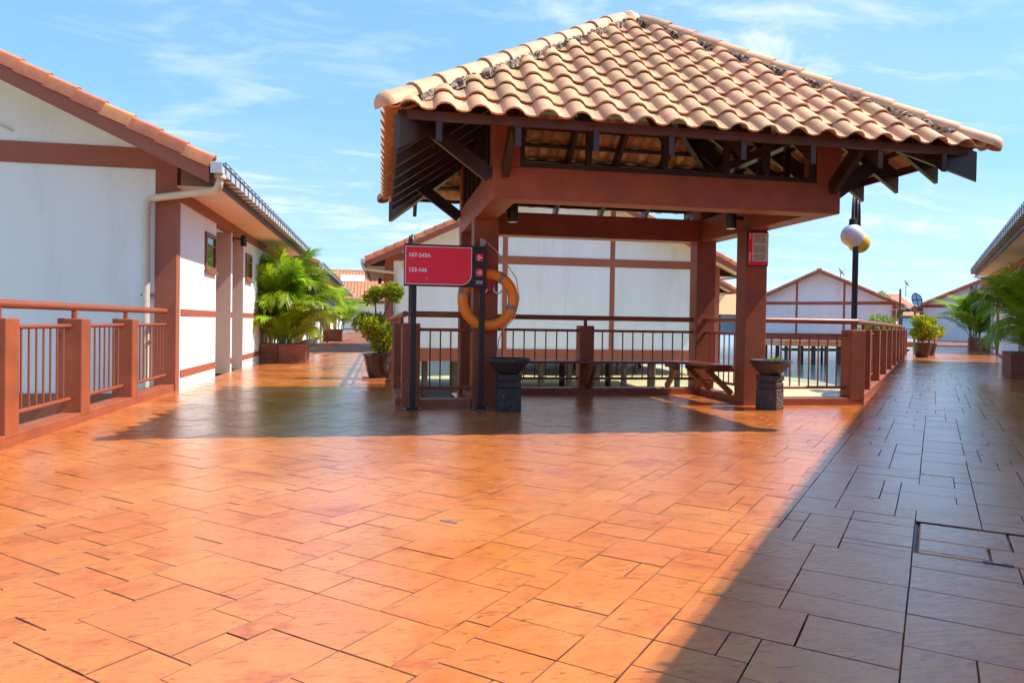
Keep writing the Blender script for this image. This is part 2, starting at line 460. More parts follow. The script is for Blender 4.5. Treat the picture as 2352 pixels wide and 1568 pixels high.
# water: smooth, blue-green, with small ripples
mw = mat('lagoon_water', (0.030, 0.105, 0.125), 0.07, spec=0.5)
Nw, Lw = mw.node_tree.nodes, mw.node_tree.links
g = Nw.new("ShaderNodeNewGeometry")
mpw = Nw.new("ShaderNodeMapping"); mpw.inputs["Scale"].default_value = (0.7, 2.2, 1); Lw.new(g.outputs["Position"], mpw.inputs[0])
nw = Nw.new("ShaderNodeTexNoise"); nw.inputs["Scale"].default_value = 1.3; nw.inputs["Detail"].default_value = 5; Lw.new(mpw.outputs[0], nw.inputs["Vector"])
bw = Nw.new("ShaderNodeBump"); bw.inputs["Strength"].default_value = 0.35; bw.inputs["Distance"].default_value = 0.12
Lw.new(nw.outputs[0], bw.inputs["Height"]); Lw.new(bw.outputs[0], Nw["Principled BSDF"].inputs["Normal"])
M['water'] = mw

# ------------------------------------------------------------------ ground: water, sand, deck, paving
def struct(o):
    o["kind"] = "structure"
    return o


W_Z = -1.95
struct(MB().add([(-3000, -3000, W_Z), (3000, -3000, W_Z), (3000, 3000, W_Z), (-3000, 3000, W_Z)], [(0, 1, 2, 3)]).build('water', M['water']))
# sand flat that lies bare below the near decks, with an uneven shore
shore = [(-40, -20), (26, -20), (22, 2), (17.5, 9), (14, 15), (15.5, 21), (21, 27), (21, 34), (16, 48), (12, 62), (-4, 66), (-40, 66)]
sb = bmesh.new()
gx, gy = 66, 92
grid = {}
for i in range(gx + 1):
    for j in range(gy + 1):
        x, y = -40 + i, -20 + j
        # signed depth to shoreline polygon (approx): inside -> above water, outside -> dips under
        inside = False; dmin = 1e9
        for k in range(len(shore)):
            (ax, ay), (bx, by) = shore[k], shore[(k + 1) % len(shore)]
            if (ay > y) != (by > y) and x < (bx - ax) * (y - ay) / (by - ay) + ax:
                inside = not inside
            ex, ey = bx - ax, by - ay
            t = max(0, min(1, ((x - ax) * ex + (y - ay) * ey) / (ex * ex + ey * ey)))
            dmin = min(dmin, math.hypot(x - ax - t * ex, y - ay - t * ey))
        s = dmin if inside else -dmin
        z = W_Z + max(-0.35, min(0.22, 0.07 * s)) + 0.05 * sin(x * 0.7 + 0.3 * y) * cos(y * 0.5)
        grid[i, j] = sb.verts.new((x, y, z))
for i in range(gx):
    for j in range(gy):
        sb.faces.new((grid[i, j], grid[i + 1, j], grid[i + 1, j + 1], grid[i, j + 1]))
me = bpy.data.meshes.new('sand'); sb.to_mesh(me); sb.free(); me.shade_smooth()
struct(link('sand', me, M['sand']))

V1 = 1.76
Q1 = [(-6.25, -14), (14, -14), (14, V1), (-6.25, V1)]
Q2 = [(-6.05, V1), (-2.70, V1), (-2.70, 62), (-6.05, 62)]
Q3 = [(-2.06, V1), (2.06, V1), (2.06, 3.36), (-2.06, 3.36)]


def n_at(n, v):
    return ((n - ND.y * v) / ND.x, v)


Q4 = [n_at(1.38, V1), n_at(9.5, V1), nd(9.5, 66), nd(1.38, 66)]
DECK_Z = -0.016
slab = MB()
for q in (Q1, Q2, Q3, Q4):
    slab.prism(q, -0.42, DECK_Z)
walk = struct(slab.build('walkway', M['slab']))


def clip_poly(poly, clip):
    out = poly
    n = len(clip)
    for i in range(n):
        a, b = clip[i], clip[(i + 1) % n]
        ex, ey = b[0] - a[0], b[1] - a[1]
        inp, out = out, []
        if not inp:
            return []
        side = lambda p: ex * (p[1] - a[1]) - ey * (p[0] - a[0])
        for k in range(len(inp)):
            p, q = inp[k], inp[(k + 1) % len(inp)]
            sp, sq = side(p), side(q)
            if sp >= 0:
                out.append(p)
            if (sp >= 0) != (sq >= 0):
                t = sp / (sp - sq)
                out.append((p[0] + t * (q[0] - p[0]), p[1] + t * (q[1] - p[1])))
    return out


def inset(poly, d):
    n = len(poly)
    res = []
    for i in range(n):
        p0, p1, p2 = Vector(poly[i - 1]), Vector(poly[i]), Vector(poly[(i + 1) % n])
        d1, d2 = (p1 - p0), (p2 - p1)
        if d1.length < 1e-5 or d2.length < 1e-5:
            return None
        d1.normalize(); d2.normalize()
        n1, n2 = Vector((-d1.y, d1.x)), Vector((-d2.y, d2.x))
        k = 1 + n1.dot(n2)
        if k < 0.2:
            return None
        res.append(p1 + (n1 + n2) / k * d)
    return [(p.x, p.y) for p in res]


def area(poly):
    return 0.5 * sum(poly[i][0] * poly[(i + 1) % len(poly)][1] - poly[(i + 1) % len(poly)][0] * poly[i][1] for i in range(len(poly)))


# random ashlar on a 0.15 m grid, laid square to the right-hand walkway
CELL = 0.103
rs = random.Random(21)
I0, I1, J0, J1 = -136, 96, -120, 478        # n index, d index
occ = {}
HATCH = (2.38, 3.02, -3.67, -3.05)
for i in range(int(HATCH[0] / CELL), int(HATCH[1] / CELL) + 1):
    for j in range(math.floor(HATCH[2] / CELL), math.floor(HATCH[3] / CELL) + 1):
        pass
SIZES = [(4, 2)] * 4 + [(3, 2)] * 4 + [(4, 3)] * 4 + [(3, 3)] * 3 + [(2, 2)] * 2 + [(2, 3)] * 2 + [(5, 2)] + [(3, 4)] * 2 + [(2, 4)]
SIZES = SIZES
stones = []
for j in range(J0, J1):
    for i in range(I0, I1):
        if (i, j) in occ:
            continue
        pn = ND * (i * CELL) + DD * (j * CELL)
        pj = project(pn.x, pn.y)
        if pj is None or pj[2] > 48 or pj[0] < -420 or pj[0] > 2352 + 420:
            continue
        opts = SIZES[:]
        rs.shuffle(opts)
        for (a, b) in opts + [(2, 1), (1, 2), (1, 1)]:
            if all((i + p, j + q) not in occ for p in range(a) for q in range(b)):
                break
        for p in range(a):
            for q in range(b):
                occ[i + p, j + q] = 1
        stones.append((i, j, a, b))
GAP = 0.0016
cand = []
hx0, hx1, hy0, hy1 = HATCH
hatch_poly = [nd(hx0 - .012, hy0 - .012), nd(hx1 + .012, hy0 - .012), nd(hx1 + .012, hy1 + .012), nd(hx0 - .012, hy1 + .012)]
for (i, j, a, b) in stones:
    n0, n1, d0, d1 = i * CELL, (i + a) * CELL, j * CELL, (j + b) * CELL
    pieces = [(n0, n1, d0, d1)]
    # cut around the access cover
    if n1 > hx0 - .012 and n0 < hx1 + .012 and d1 > hy0 - .012 and d0 < hy1 + .012:
        pieces = []
        A0, A1, B0, B1 = hx0 - .012, hx1 + .012, hy0 - .012, hy1 + .012
        if d0 < B0: pieces.append((n0, n1, d0, B0))
        if d1 > B1: pieces.append((n0, n1, B1, d1))
        m0, m1 = max(d0, B0), min(d1, B1)
        if n0 < A0: pieces.append((n0, A0, m0, m1))
        if n1 > A1: pieces.append((A1, n1, m0, m1))
    for (n0_, n1_, d0_, d1_) in pieces:
        rect = [nd(n0_, d0_), nd(n1_, d0_), nd(n1_, d1_), nd(n0_, d1_)]
        for q in (Q1, Q2, Q3, Q4):
            pl = clip_poly(rect, q)
            if len(pl) < 3:
                continue
            # drop doubled points
            cl = []
            for p in pl:
                if not cl or math.hypot(p[0] - cl[-1][0], p[1] - cl[-1][1]) > 1e-3:
                    cl.append(p)
            if len(cl) > 2 and math.hypot(cl[0][0] - cl[-1][0], cl[0][1] - cl[-1][1]) < 1e-3:
                cl.pop()
            if len(cl) < 3 or abs(area(cl)) < 0.0015:
                continue
            if area(cl) < 0:
                cl.reverse()
            cx = sum(p[0] for p in cl) / len(cl); cy = sum(p[1] for p in cl) / len(cl)
            pj = project(cx, cy)
            if pj is None or pj[2] > 45:
                continue
            vis = -120 < pj[0] < 2470 and pj[1] < 1700
            cand.append(((abs(area(cl)) / pj[2] ** 3) if vis else 0, cl, cx, cy))
cand.sort(key=lambda t: -t[0])


def stone_geo(cl, cx, cy, local):
    o = inset(cl, GAP * rs.uniform(0.7, 1.3)); t = inset(cl, GAP + rs.uniform(.0005, .0026))
    if o is None or t is None or area(t) < 0.0004 or area(o) < 0.0004:
        return None
    ox, oy = (cx, cy) if local else (0, 0)
    n = len(cl)
    h = rs.uniform(-0.0012, 0.0010); tx, ty = rs.uniform(-.0025, .0025), rs.uniform(-.0025, .0025)
    zt = lambda p: h + tx * (p[0] - cx) + ty * (p[1] - cy)
    vs = [(p[0] - ox, p[1] - oy, DECK_Z - 0.004) for p in o] + [(p[0] - ox, p[1] - oy, zt(p) - 0.003) for p in o] + [(p[0] - ox, p[1] - oy, zt(p)) for p in t]
    fs = [tuple(2 * n + k for k in range(n))]
    for k in range(n):
        k2 = (k + 1) % n
        fs.append((k, k2, n + k2, n + k)); fs.append((n + k, n + k2, 2 * n + k2, 2 * n + k))
    return vs, fs


rest = MB(); made = 0
for score, cl, cx, cy in cand:
    gq = stone_geo(cl, cx, cy, made < 300 and score > 0)
    if gq is None:
        continue
    if made < 300 and score > 0:
        me = bpy.data.meshes.new('paving_stone')
        me.from_pydata(gq[0], [], gq[1]); me.update()
        me.materials.append(M['stone']); me.materials.append(M['slab'])
        for p_ in me.polygons[1:]:
            p_.material_index = 1
        link('paving_stone', me, None, walk, loc=(cx, cy, 0))
        made += 1
    else:
        rest.add(*gq)
me = bpy.data.meshes.new('paving_stones'); me.from_pydata(rest.v, [], rest.f); me.update()
rest_me = me
o = link('paving_stones', me, None, walk); o["kind"] = "stuff"
M['stonefar'] = stone_mat('stamped_concrete_field', 'World')
me.materials.append(M['stonefar']); me.materials.append(M['slab'])
for p_ in rest_me.polygons:
    if abs(p_.normal.z) < .9:
        p_.material_index = 1

# access cover let into the paving
hc = thing('access_cover', 'stone faced access cover let into the paving at the right edge', 'access cover', (*nd(hx0, hy0), 0), atan2(ND.y, ND.x))
wl_, hl_ = hx1 - hx0, hy1 - hy0
fr = MB()
for a in ((-.010, -.002, -.010, hl_ + .010), (wl_ + .006, wl_ + .010, -.010, hl_ + .010), (0, wl_, -.010, -.006), (0, wl_, hl_ + .004, hl_ + .010)):
    fr.box(a[0], a[1], a[2], a[3], -0.014, -0.009)
fr.build('frame', M['black'], hc)
for (a, b, c_, d_) in ((.012, .30, .05, .26), (.31, wl_ - .012, .01, .26), (.012, .40, .27, hl_ - .02), (.41, wl_ - .012, .27, hl_ - .02), (.012, .30, .008, .043)):
    p = [(a, c_), (b, c_), (b, d_), (a, d_)]
    t = inset(p, .006)
    mb = MB(); n = 4
    mb.add([(x, y, -.012) for x, y in p] + [(x, y, -.005) for x, y in p] + [(x, y, -.001) for x, y in t],
           [(8, 9, 10, 11)] + [(k, (k + 1) % 4, 4 + (k + 1) % 4, 4 + k) for k in range(4)] + [(4 + k, 4 + (k + 1) % 4, 8 + (k + 1) % 4, 8 + k) for k in range(4)])
    mb.build('cover_stone', M['stone'], hc)
hd = MB().box(.27, .31, -.006, .022, -.004, .005).box(.345, .385, -.006, .022, -.004, .005).box(.31, .345, .002, .012, -.003, .003)
hd.build('handle', M['strap'], hc, bevel=0.002)

# ------------------------------------------------------------------ buildings
PITCH_R = 0.47


def house(name, label, loc, rz, W, L, side, base_lo=-0.35, base_hi=0.02, near=False, over=0.67, rake_over=0.95, stilts=True,
          strips=True, openings=(), group=None, fine=False, tiles=True):
    """gable front at local y = 0 facing -y, walls x = 0..W; side: which long wall is dressed ('L' x=0 or 'R' x=W)."""
    h = thing(name, label, 'building', (loc[0], loc[1], 0), rz, group)
    EAVE = 2.92                      # soffit level
    cx = W / 2
    ridge = EAVE + 0.16 + PITCH_R * (cx + over)
    roof_at = lambda x: EAVE + 0.16 + PITCH_R * (min(x, W - x) + over)
    # gable wall
    gw = MB()
    gw.plate([(0.06, base_hi), (W - 0.06, base_hi), (W - 0.06, roof_at(0) - .05), (cx, ridge - .12), (0.06, roof_at(0) - .05)], 0.0, 0.18)
    gw.build('gable_wall', M['wall'], h)
    bb = MB().box(-0.02, W + 0.02, -0.03, 0.22, base_lo, base_hi)
    bb.build('base_beam', M['trim'], h)
    # side walls
    for sd in ('L', 'R'):
        x0, x1 = (0.0, 0.16) if sd == 'L' else (W - 0.16, W)
        if sd != side:
            MB().box(x0, x1, 0.18, L, base_lo, EAVE - 0.02).build('side_wall', M['wall'], h)
            continue
        out = 1 if sd == 'R' else -1
        xf = W if sd == 'R' else 0.0
        ys = [0.16]
        for (a, b) in openings:
            ys += [a, b]
        ys.append(L)
        for k in range(0, len(ys), 2):
            a, b = ys[k], ys[k + 1]
            MB().box(x0, x1, a, b, -0.30, EAVE - 0.18).build('side_wall', M['wall'], h)
            for (z0, z1, nm) in ((0.175, 0.285, 'low_band'), (1.085, 1.185, 'mid_band')):
                pr_ = 0.012
                xa, xb = (xf, xf + pr_) if sd == 'R' else (xf - pr_, xf)
                MB().box(xa, xb, a + (0.10 if k == 0 else 0.0), b, z0, z1).build(nm, M['trim'], h)
        for (a, b) in openings:
            dep = 0.75
            xi = xf - out * dep
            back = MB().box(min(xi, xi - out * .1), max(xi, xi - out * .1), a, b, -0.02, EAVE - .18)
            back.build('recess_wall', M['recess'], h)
            for yy in (a, b):
                s_ = 1 if yy == b else -1
                ya, yb = (yy - .004, yy + .05) if s_ > 0 else (yy - .05, yy + .004)
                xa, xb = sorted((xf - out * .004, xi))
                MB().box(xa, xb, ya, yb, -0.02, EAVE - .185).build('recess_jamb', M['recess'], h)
            xa, xb = sorted((xi + out * .003, xi + out * .045))
            dr = MB().box(xa, xb, (a + b) / 2 - .42, (a + b) / 2 + .42, 0.02, 2.1).build('door', M['door'], h)
            xk = xi + out * .07
            MB().tube([(xk - out * .03, (a + b) / 2 + .33, 1.0), (xk, (a + b) / 2 + .33, 1.0), (xk, (a + b) / 2 + .25, 1.0)], .012, 6).build('handle', M['steel'], dr, smooth=True)
        xa, xb = sorted((xf - out * .14, xf + out * .014))
        MB().box(xa, xb, 0.14, L, EAVE - .18, EAVE - .004).build('eave_band', M['trim'], h)
        # a dwarf return of the white base behind the openings keeps the plinth continuous
    # corner pilasters
    for sd in ('L', 'R'):
        a, b = (-0.018, 0.27) if sd == 'L' else (W - 0.27, W + 0.018)
        MB().box(a, b, -0.035, 0.16, base_hi, roof_at(0.02) - .06).build('pilaster', M['trim'], h)
    # bands across the gable
    MB().box(0.27, W - 0.27, -0.022, 0.0, 3.16, 3.45).build('gable_band', M['trim'], h)
    if strips:
        for xs in (cx - 2.0, cx + 2.0):
            MB().box(xs - .09, xs + .09, -0.018, 0.0, base_hi, 3.16).build('gable_strip', M['trim'], h)
            MB().box(xs - .09, xs + .09, -0.018, 0.0, 3.45, roof_at(xs) - .08).build('gable_strip', M['trim'], h)
    # roof slopes
    for sd in (-1, 1):
        e = Vector((cx + sd * (cx + over), 0, EAVE + 0.16)); r = Vector((cx, 0, ridge))
        nrm = Vector((sd * PITCH_R, 0, 1)).normalized()
        mb = MB()
        y0, y1 = -rake_over + .06, L + 0.6
        pts = []
        for y in (y0, y1):
            for off in (-0.05, 0.07):
                for p in (e, r):
                    q = p + nrm * off; pts.append((q.x, y, q.z))
        mb.add(pts, [(0, 1, 3, 2), (4, 6, 7, 5), (0, 2, 6, 4), (1, 5, 7, 3), (0, 4, 5, 1), (2, 3, 7, 6)])
        rf = mb.build('roof_slope', M['rooffield'], h)
        # barge board under the rake
        bd = MB()
        a = e + Vector((0, 0, -0.20)); 
        n_ = 2
        poly = [(e.x - sd * .02, e.z - .24), (e.x - sd * .02, e.z - .02), (r.x, r.z - .03), (r.x, r.z - .25)]
        bd.plate(poly, -rake_over, -rake_over + 0.045)
        bd.build('barge_board', M['trim'], h)
        # sloping soffit between barge board and gable wall
        sf = MB()
        a0 = Vector((e.x - sd * .05, 0, e.z - .085)); r0 = Vector((r.x, 0, r.z - .09))
        sf.add([(a0.x, -rake_over + .045, a0.z), (r0.x, -rake_over + .045, r0.z), (r0.x, 0.0, r0.z), (a0.x, 0.0, a0.z)], [(0, 1, 2, 3)])
        sf.build('rake_soffit', M['soffit'], h)
        # rake tiles, one by one
        slope_len = (r - e).length
        nt_ = int(slope_len / 0.365)
        if tiles:
            du = (r - e).normalized()
            me = rake_tile_mesh()
            for k in range(nt_ + 1):
                p = e + du * (k * 0.365)
                if k * 0.365 > slope_len - 0.1:
                    break
                t = bpy.data.objects.new('rake_tile', me)
                COL.objects.link(t); t.parent = h
                X = du; Y = Vector((0, 1, 0)); Z = nrm
                if sd > 0:
                    Mx = Matrix((X, Y, Z)).transposed()
                else:
                    Mx = Matrix((X, Y, Z)).transposed()
                t.matrix_local = Matrix.Translation((p.x, -rake_over - .012, p.z)) @ Mx.to_4x4()
        # soffit + fascia + gutter on the eave
        xw = W if sd > 0 else 0.0
        xe = xw + sd * (over - 0.02)
        xa, xb = sorted((xw, xe))
        MB().box(xa, xb, -0.03, L + .55, EAVE - .002, EAVE + .02).build('soffit', M['soffit'], h)
        xa, xb = sorted((xe, xe + sd * .03))
        MB().box(xa, xb, -rake_over + .05, L + .55, EAVE - .045, EAVE + .18).build('fascia', M['fascia'], h)
        if (sd > 0) == (side == 'R'):
            gx0, gx1 = xe + sd * .032, xe + sd * .165
            gb = MB()
            gz = EAVE + .055
            ya, yb = -rake_over - 0.02, L + .5
            th_ = .006
            a, b = sorted((gx0, gx1))
            gb.box(a, b, ya, yb, gz, gz + th_)
            o1 = sorted((gx1 - sd * th_, gx1)); gb.box(o1[0], o1[1], ya, yb, gz + th_, gz + .125)
            o2 = sorted((gx0, gx0 + sd * th_)); gb.box(o2[0], o2[1], ya, yb, gz + th_, gz + .125)
            gt = gb.build('gutter', M['gutter'], h)
            MB().box(a - .008, b + .008, ya - .02, ya, gz - .012, gz + .135).build('end_cap', M['gutter'], gt, bevel=.006)
            MB().box(min(gx1, gx1 + sd * .012), max(gx1, gx1 + sd * .012), ya, yb, gz + .112, gz + .128).build('gutter_lip', M['strap'], gt)
            if fine:
                mb = MB()
                c1, c2 = sorted((gx0 + sd * .004, gx1 + sd * .012))
                mb.box(c1, c2, -.008, .008, gz - .012, gz - .002)
                c3, c4 = sorted((gx1 + sd * .002, gx1 + sd * .012))
                mb.box(c3, c4, -.008, .008, gz - .002, gz + .17)
                c5, c6 = sorted((gx0 + sd * .004, gx1 + sd * .012))
                mb.box(c5, c6, -.008, .008, gz + .160, gz + .170)
                sme = mb.mesh('gutter_strap')
                sme.materials.append(M['strap'])
                y = ya + .22
                while y < min(yb, fine):
                    t = bpy.data.objects.new('gutter_strap', sme); COL.objects.link(t); t.parent = h; t.location = (0, y, 0)
                    y += .335
                MB().tube([(gx1 + sd * .006, ya + .2, gz + .172), (gx1 + sd * .006, min(yb, fine), gz + .172)], .006, 5).build('guard_wire', M['strap'], h)
            # downpipe at the front corner
            px = W - 0.36 if sd > 0 else 0.36
            gxm = (gx0 + gx1) / 2
            zt = gz - 0.005
            yp = -0.11
            MB().lathe([(0.085, 0), (0.085, .05), (0.06, -.0)][:2], 14, (gxm, ya + .17, zt - .045)).build('outlet', M['pvc'], h, smooth=True)
            path = [(gxm, ya + .17, zt), (gxm, ya + .17, zt - .10), (gxm - sd * .02, ya + .21, zt - .155), (gxm - sd * .08, ya + .30, zt - .18),
                    (px + sd * .12, yp - .01, zt - .235), (px + sd * .04, yp, zt - .255), (px, yp, zt - .32), (px, yp, base_lo - .3)]
            dp = MB().tube(path, .052, 12).build('downpipe', M['pvc'], h, smooth=True, angle=60)
            MB().lathe([(.060, 0), (.060, .05)], 12, (px, yp, zt - .47)).build('pipe_collar', M['pvc'], dp, smooth=True)
            MB().box(px - .075, px + .075, yp + .02, -.022, 1.35, 1.39).build('pipe_clip', M['strap'], dp)
    # ridge roll
    MB().tube([(cx, -rake_over, ridge + .05), (cx, L + .6, ridge + .05)], .10, 8).build('ridge_roll', M['housetile'], h, smooth=True)
    if stilts:
        k = 0.35
        while k < W:
            for yy in (0.35, 5.5):
                if yy < L and (yy < 1 or int(k / 1.06) % 2):
                    MB().tube([(k, yy, base_lo - 2.2), (k, yy, base_lo + .02)], .13 if int(k * 3) % 2 else .11, 10).build('stilt', M['stilt'], h, smooth=True)
            k += 1.06
        MB().box(0.1, W - .1, 0.22, L, base_lo, base_lo + .2).build('floor_slab', M['stilt'], h)
    return h


_rt = {}


def rake_tile_mesh():
    if 'm' in _rt:
        return _rt['m']
    # x runs up the slope, y away from the gable, z out of the roof; an L-shaped verge tile with a rounded top edge
    prof = [(-0.012, -0.055), (-0.012, 0.055), (-0.004, 0.095), (0.03, 0.122), (0.075, 0.128), (0.12, 0.115), (0.16, 0.085), (0.16, 0.065), (0.075, 0.10), (0.02, 0.075), (0.006, 0.045), (0.006, -0.055)]
    vs, fs = [], []
    n = len(prof)
    for x, lift in ((0.0, 0.014), (0.385, -0.010)):
        for y, z in prof:
            vs.append((x, y - (0.006 if x == 0 else 0), z + lift))
    fs.append(tuple(reversed(range(n)))); fs.append(tuple(range(n, 2 * n)))
    for k in range(n):
        fs.append((k, (k + 1) % n, n + (k + 1) % n, n + k))
    mb = MB(); mb.add(vs, fs)
    me = mb.mesh('rake_tile', smooth=True, angle=35)
    me.materials.append(M['housetile'])
    _rt['m'] = me
    return me


def window(parent, xf, out, y0, y1, z0, z1):
    xa, xb = sorted((xf - out * .02, xf + out * .035))
    f = MB()
    t = .07
    f.box(xa, xb, y0, y0 + t, z0, z1).box(xa, xb, y1 - t, y1, z0, z1).box(xa, xb, y0 + t, y1 - t, z0, z0 + t).box(xa, xb, y0 + t, y1 - t, z1 - t, z1)
    w = f.build('window', M['frame'], parent, bevel=.004)
    xa, xb = sorted((xf + out * .004, xf + out * .010))
    MB().box(xa, xb, y0 + t, y1 - t, z0 + t, z1 - t).build('pane', M['glass'], w)
    xa, xb = sorted((xf + out * .010, xf + out * .028))
    MB().box(xa, xb, y0 + t, y1 - t, (z0 + z1) / 2 + .10, (z0 + z1) / 2 + .13).build('glazing_bar', M['frame'], w)
    xa, xb = sorted((xf, xf + out * .06))
    MB().box(xa, xb, y0 - .03, y1 + .03, z0 - .04, z0).build('sill', M['frame'], w)


def wall_lamp(label, loc, rz, group=None):
    t = thing('wall_lamp', label, 'wall lamp', loc, rz, group)
    MB().box(0.0, .015, -.05, .05, -.06, .06).build('wall_plate', M['black'], t, bevel=.004)
    MB().tube([(0.015, 0, .02), (0.16, 0, .02)], .014, 8).build('arm', M['black'], t, smooth=True)
    MB().lathe([(.056, -.13), (.062, -.125), (.062, .08), (.05, .09)], 18, (.20, 0, 0)).build('shade', M['black'], t, smooth=True)
    MB().lathe([(.045, -.126), (.045, -.122)], 14, (.20, 0, -.006)).build('lens', M['globe'], t)
    return t


WB = 12.3
hA = house('chalet', 'white half-timbered chalet at the left with its gable beside the near balustrade', (-6.0 - WB, 3.69), 0, WB, 10.3, 'R',
           base_lo=-0.55, base_hi=-0.03, fine=12.0, near=True, openings=((2.55, 3.86), (3.98, 5.14), (8.6, 9.6)), stilts=True)
window(hA, WB, 1, 1.70, 2.44, 1.86, 2.50)
MB().tube([(9.75, -.03, 3.79), (10.15, -.03, 3.60), (10.19, .01, 3.585)], .014, 6).build('conduit', M['pvc'], hA, smooth=True)
window(hA, WB, 1, 5.33, 6.02, 1.90, 2.48)
wall_lamp('black cylinder wall lamp over the nearest doorway of the left chalet', (-6.0, 3.69 + 4.02, 2.62), 0)
hB = house('chalet', 'white chalet along the left walkway beyond the leafy palms', (-6.0 - WB, 20.4), 0, WB, 12, 'R',
           openings=((3.0, 4.2), (4.4, 5.6), (8.0, 9.2)), fine=13, stilts=False, base_hi=0.02)
window(hB, WB, 1, 1.6, 2.4, 1.86, 2.5); window(hB, WB, 1, 6.2, 7.0, 1.86, 2.5)
hB2 = house('chalet', 'farthest white chalet along the left walkway', (-6.0 - WB, 35.5), 0, WB, 14, 'R',
            openings=((3.0, 4.2), (4.4, 5.6), (8.0, 9.2)), stilts=False)
hC = house('chalet', 'white chalet on stilts seen through the open pavilion', (-2.96, 18.0), 0, 12.4, 8.5, 'L', base_lo=-0.32, base_hi=0.13,
           openings=((3.0, 4.2), (5.0, 6.2)))
wall_lamp('black lamp on the side wall of the chalet behind the potted shrub', (-2.96, 18.0 + 2.6, 2.6), pi)
hD = house('chalet', 'white chalet showing only its right eave behind the chalet on stilts', (3.2, 30.6), 0, 12.4, 14, 'L', base_lo=-0.32, base_hi=0.13)
hE = house('chalet', 'white chalet across the water with its whole gable in view', (36.2 - 6.1 * ND.x, 52.0 - 6.1 * ND.y), -PHI, 12.2, 16, 'R', base_lo=-0.32, base_hi=0.38,
           openings=((3.0, 4.2), (5.0, 6.2), (8.0, 9.2)))
window(hE, 12.2, 1, 1.4, 2.2, 1.8, 2.5)
# right-hand walkway: the near chalet stands beside and behind the viewer, two more follow
RZ = -PHI            # local y along the walkway


def on_right(n, d):
    return nd(n, d)


hF = house('chalet', 'white chalet at the right edge with a strapped gutter over the walkway', (-5.35, -13.42), -radians(40.1), 12.3, 34.9, 'L', fine=36,
           openings=((22.6, 23.8), (28.1, 29.3)), stilts=False, tiles=True)
window(hF, 0, -1, 30.2, 31.0, 1.86, 2.5)
hG = house('chalet', 'white chalet behind the farther palm on the right walkway', on_right(4.9, 32.0), RZ, 12.3, 20, 'L', fine=19, openings=((2.2, 3.4), (6.0, 7.2)), stilts=False)
hH = house('chalet', 'white chalet whose blank gable closes the right walkway', on_right(1.2, 72.0), RZ, 12.3, 14, 'L', stilts=False)
# roofs far beyond
fr_ = house('long_chalet', 'far chalet with an orange roof slope and a row of pale skylights', (76.5, 88.0), radians(90) - TH * .6, 13, 26, 'L', stilts=False, tiles=False, strips=False)
sk = MB()
for k in range(3):
    x0 = 3.0; y0 = 9.0 + 2.2 * k
    zz = lambda x: 2.92 + .16 + .47 * (x + .67) + .08
    sk.add([(2.6, y0, zz(2.6) + .05), (2.6, y0 + 1.8, zz(2.6) + .05), (4.2, y0 + 1.8, zz(4.2) + .05), (4.2, y0, zz(4.2) + .05)], [(0, 1, 2, 3)])
sk.build('skylight', M['skylight'], fr_)
fl = house('end_chalet', 'chalet with a pale orange roof closing the left walkway', (2.0, 64.0), radians(90), 12, 16, 'L', stilts=False, tiles=False, strips=False)
sk = MB()
zz = lambda x: 2.92 + .16 + .47 * (x + .67) + .08
sk.add([(3.2, 6.8, zz(3.2) + .05), (3.2, 9.2, zz(3.2) + .05), (4.8, 9.2, zz(4.8) + .05), (4.8, 6.8, zz(4.8) + .05)], [(0, 1, 2, 3)])
sk.build('skylight', M['skylight'], fl)
# far platform in front of the chalet across the water
fd = MB(); fd.box(29.0, 47.0, 45.8, 51.9, -.45, -.004)
struct(fd.build('far_walkway', M['stonefar']))
for k in range(14):
    pass
st = thing('far_jetty', 'line of dark piles below the far walkway', 'jetty', (29, 46, 0))
for k in range(15):
    MB().tube([(0.4 + 1.2 * k, 0.2, -2.6), (0.4 + 1.2 * k, 0.2, -.452)], .14, 8).build('pile', M['stilt'], st, smooth=True)
MB().box(0, 18, 0.1, .3, -.85, -.62).build('tie_beam', M['stilt'], st)

# ------------------------------------------------------------------ pavilion
pav = thing('pavilion', 'open pavilion with tiled pyramid roof and brown ring beam', 'pavilion')
A_, VB, VC, CW, CD = 1.977, 3.288, 1.523, 0.315, 0.267
ZB0, ZB1 = 2.335, 2.672
for (x, y) in ((-A_, VC), (A_ - CW, VC), (-A_, VB - CD), (A_ - CW, VB - CD)):
    MB().box(x + .002, x + CW - .002, y + .002, y + CD - .002, -0.02, ZB0 + .01).build('column', M['paint'], pav, bevel=.012)
BT = 0.272
MB().box(-A_, A_, 0, BT, ZB0, ZB1).build('ring_beam', M['paint'], pav, bevel=.010)
MB().box(-A_, A_, VB - BT, VB, ZB0, ZB1).build('ring_beam', M['paint'], pav, bevel=.010)
MB().box(-A_, -A_ + BT, BT, VB - BT, ZB0 + .001, ZB1 - .001).build('ring_beam', M['paint'], pav, bevel=.006)
MB().box(A_ - BT, A_, BT, VB - BT, ZB0 + .001, ZB1 - .001).build('ring_beam', M['paint'], pav, bevel=.006)
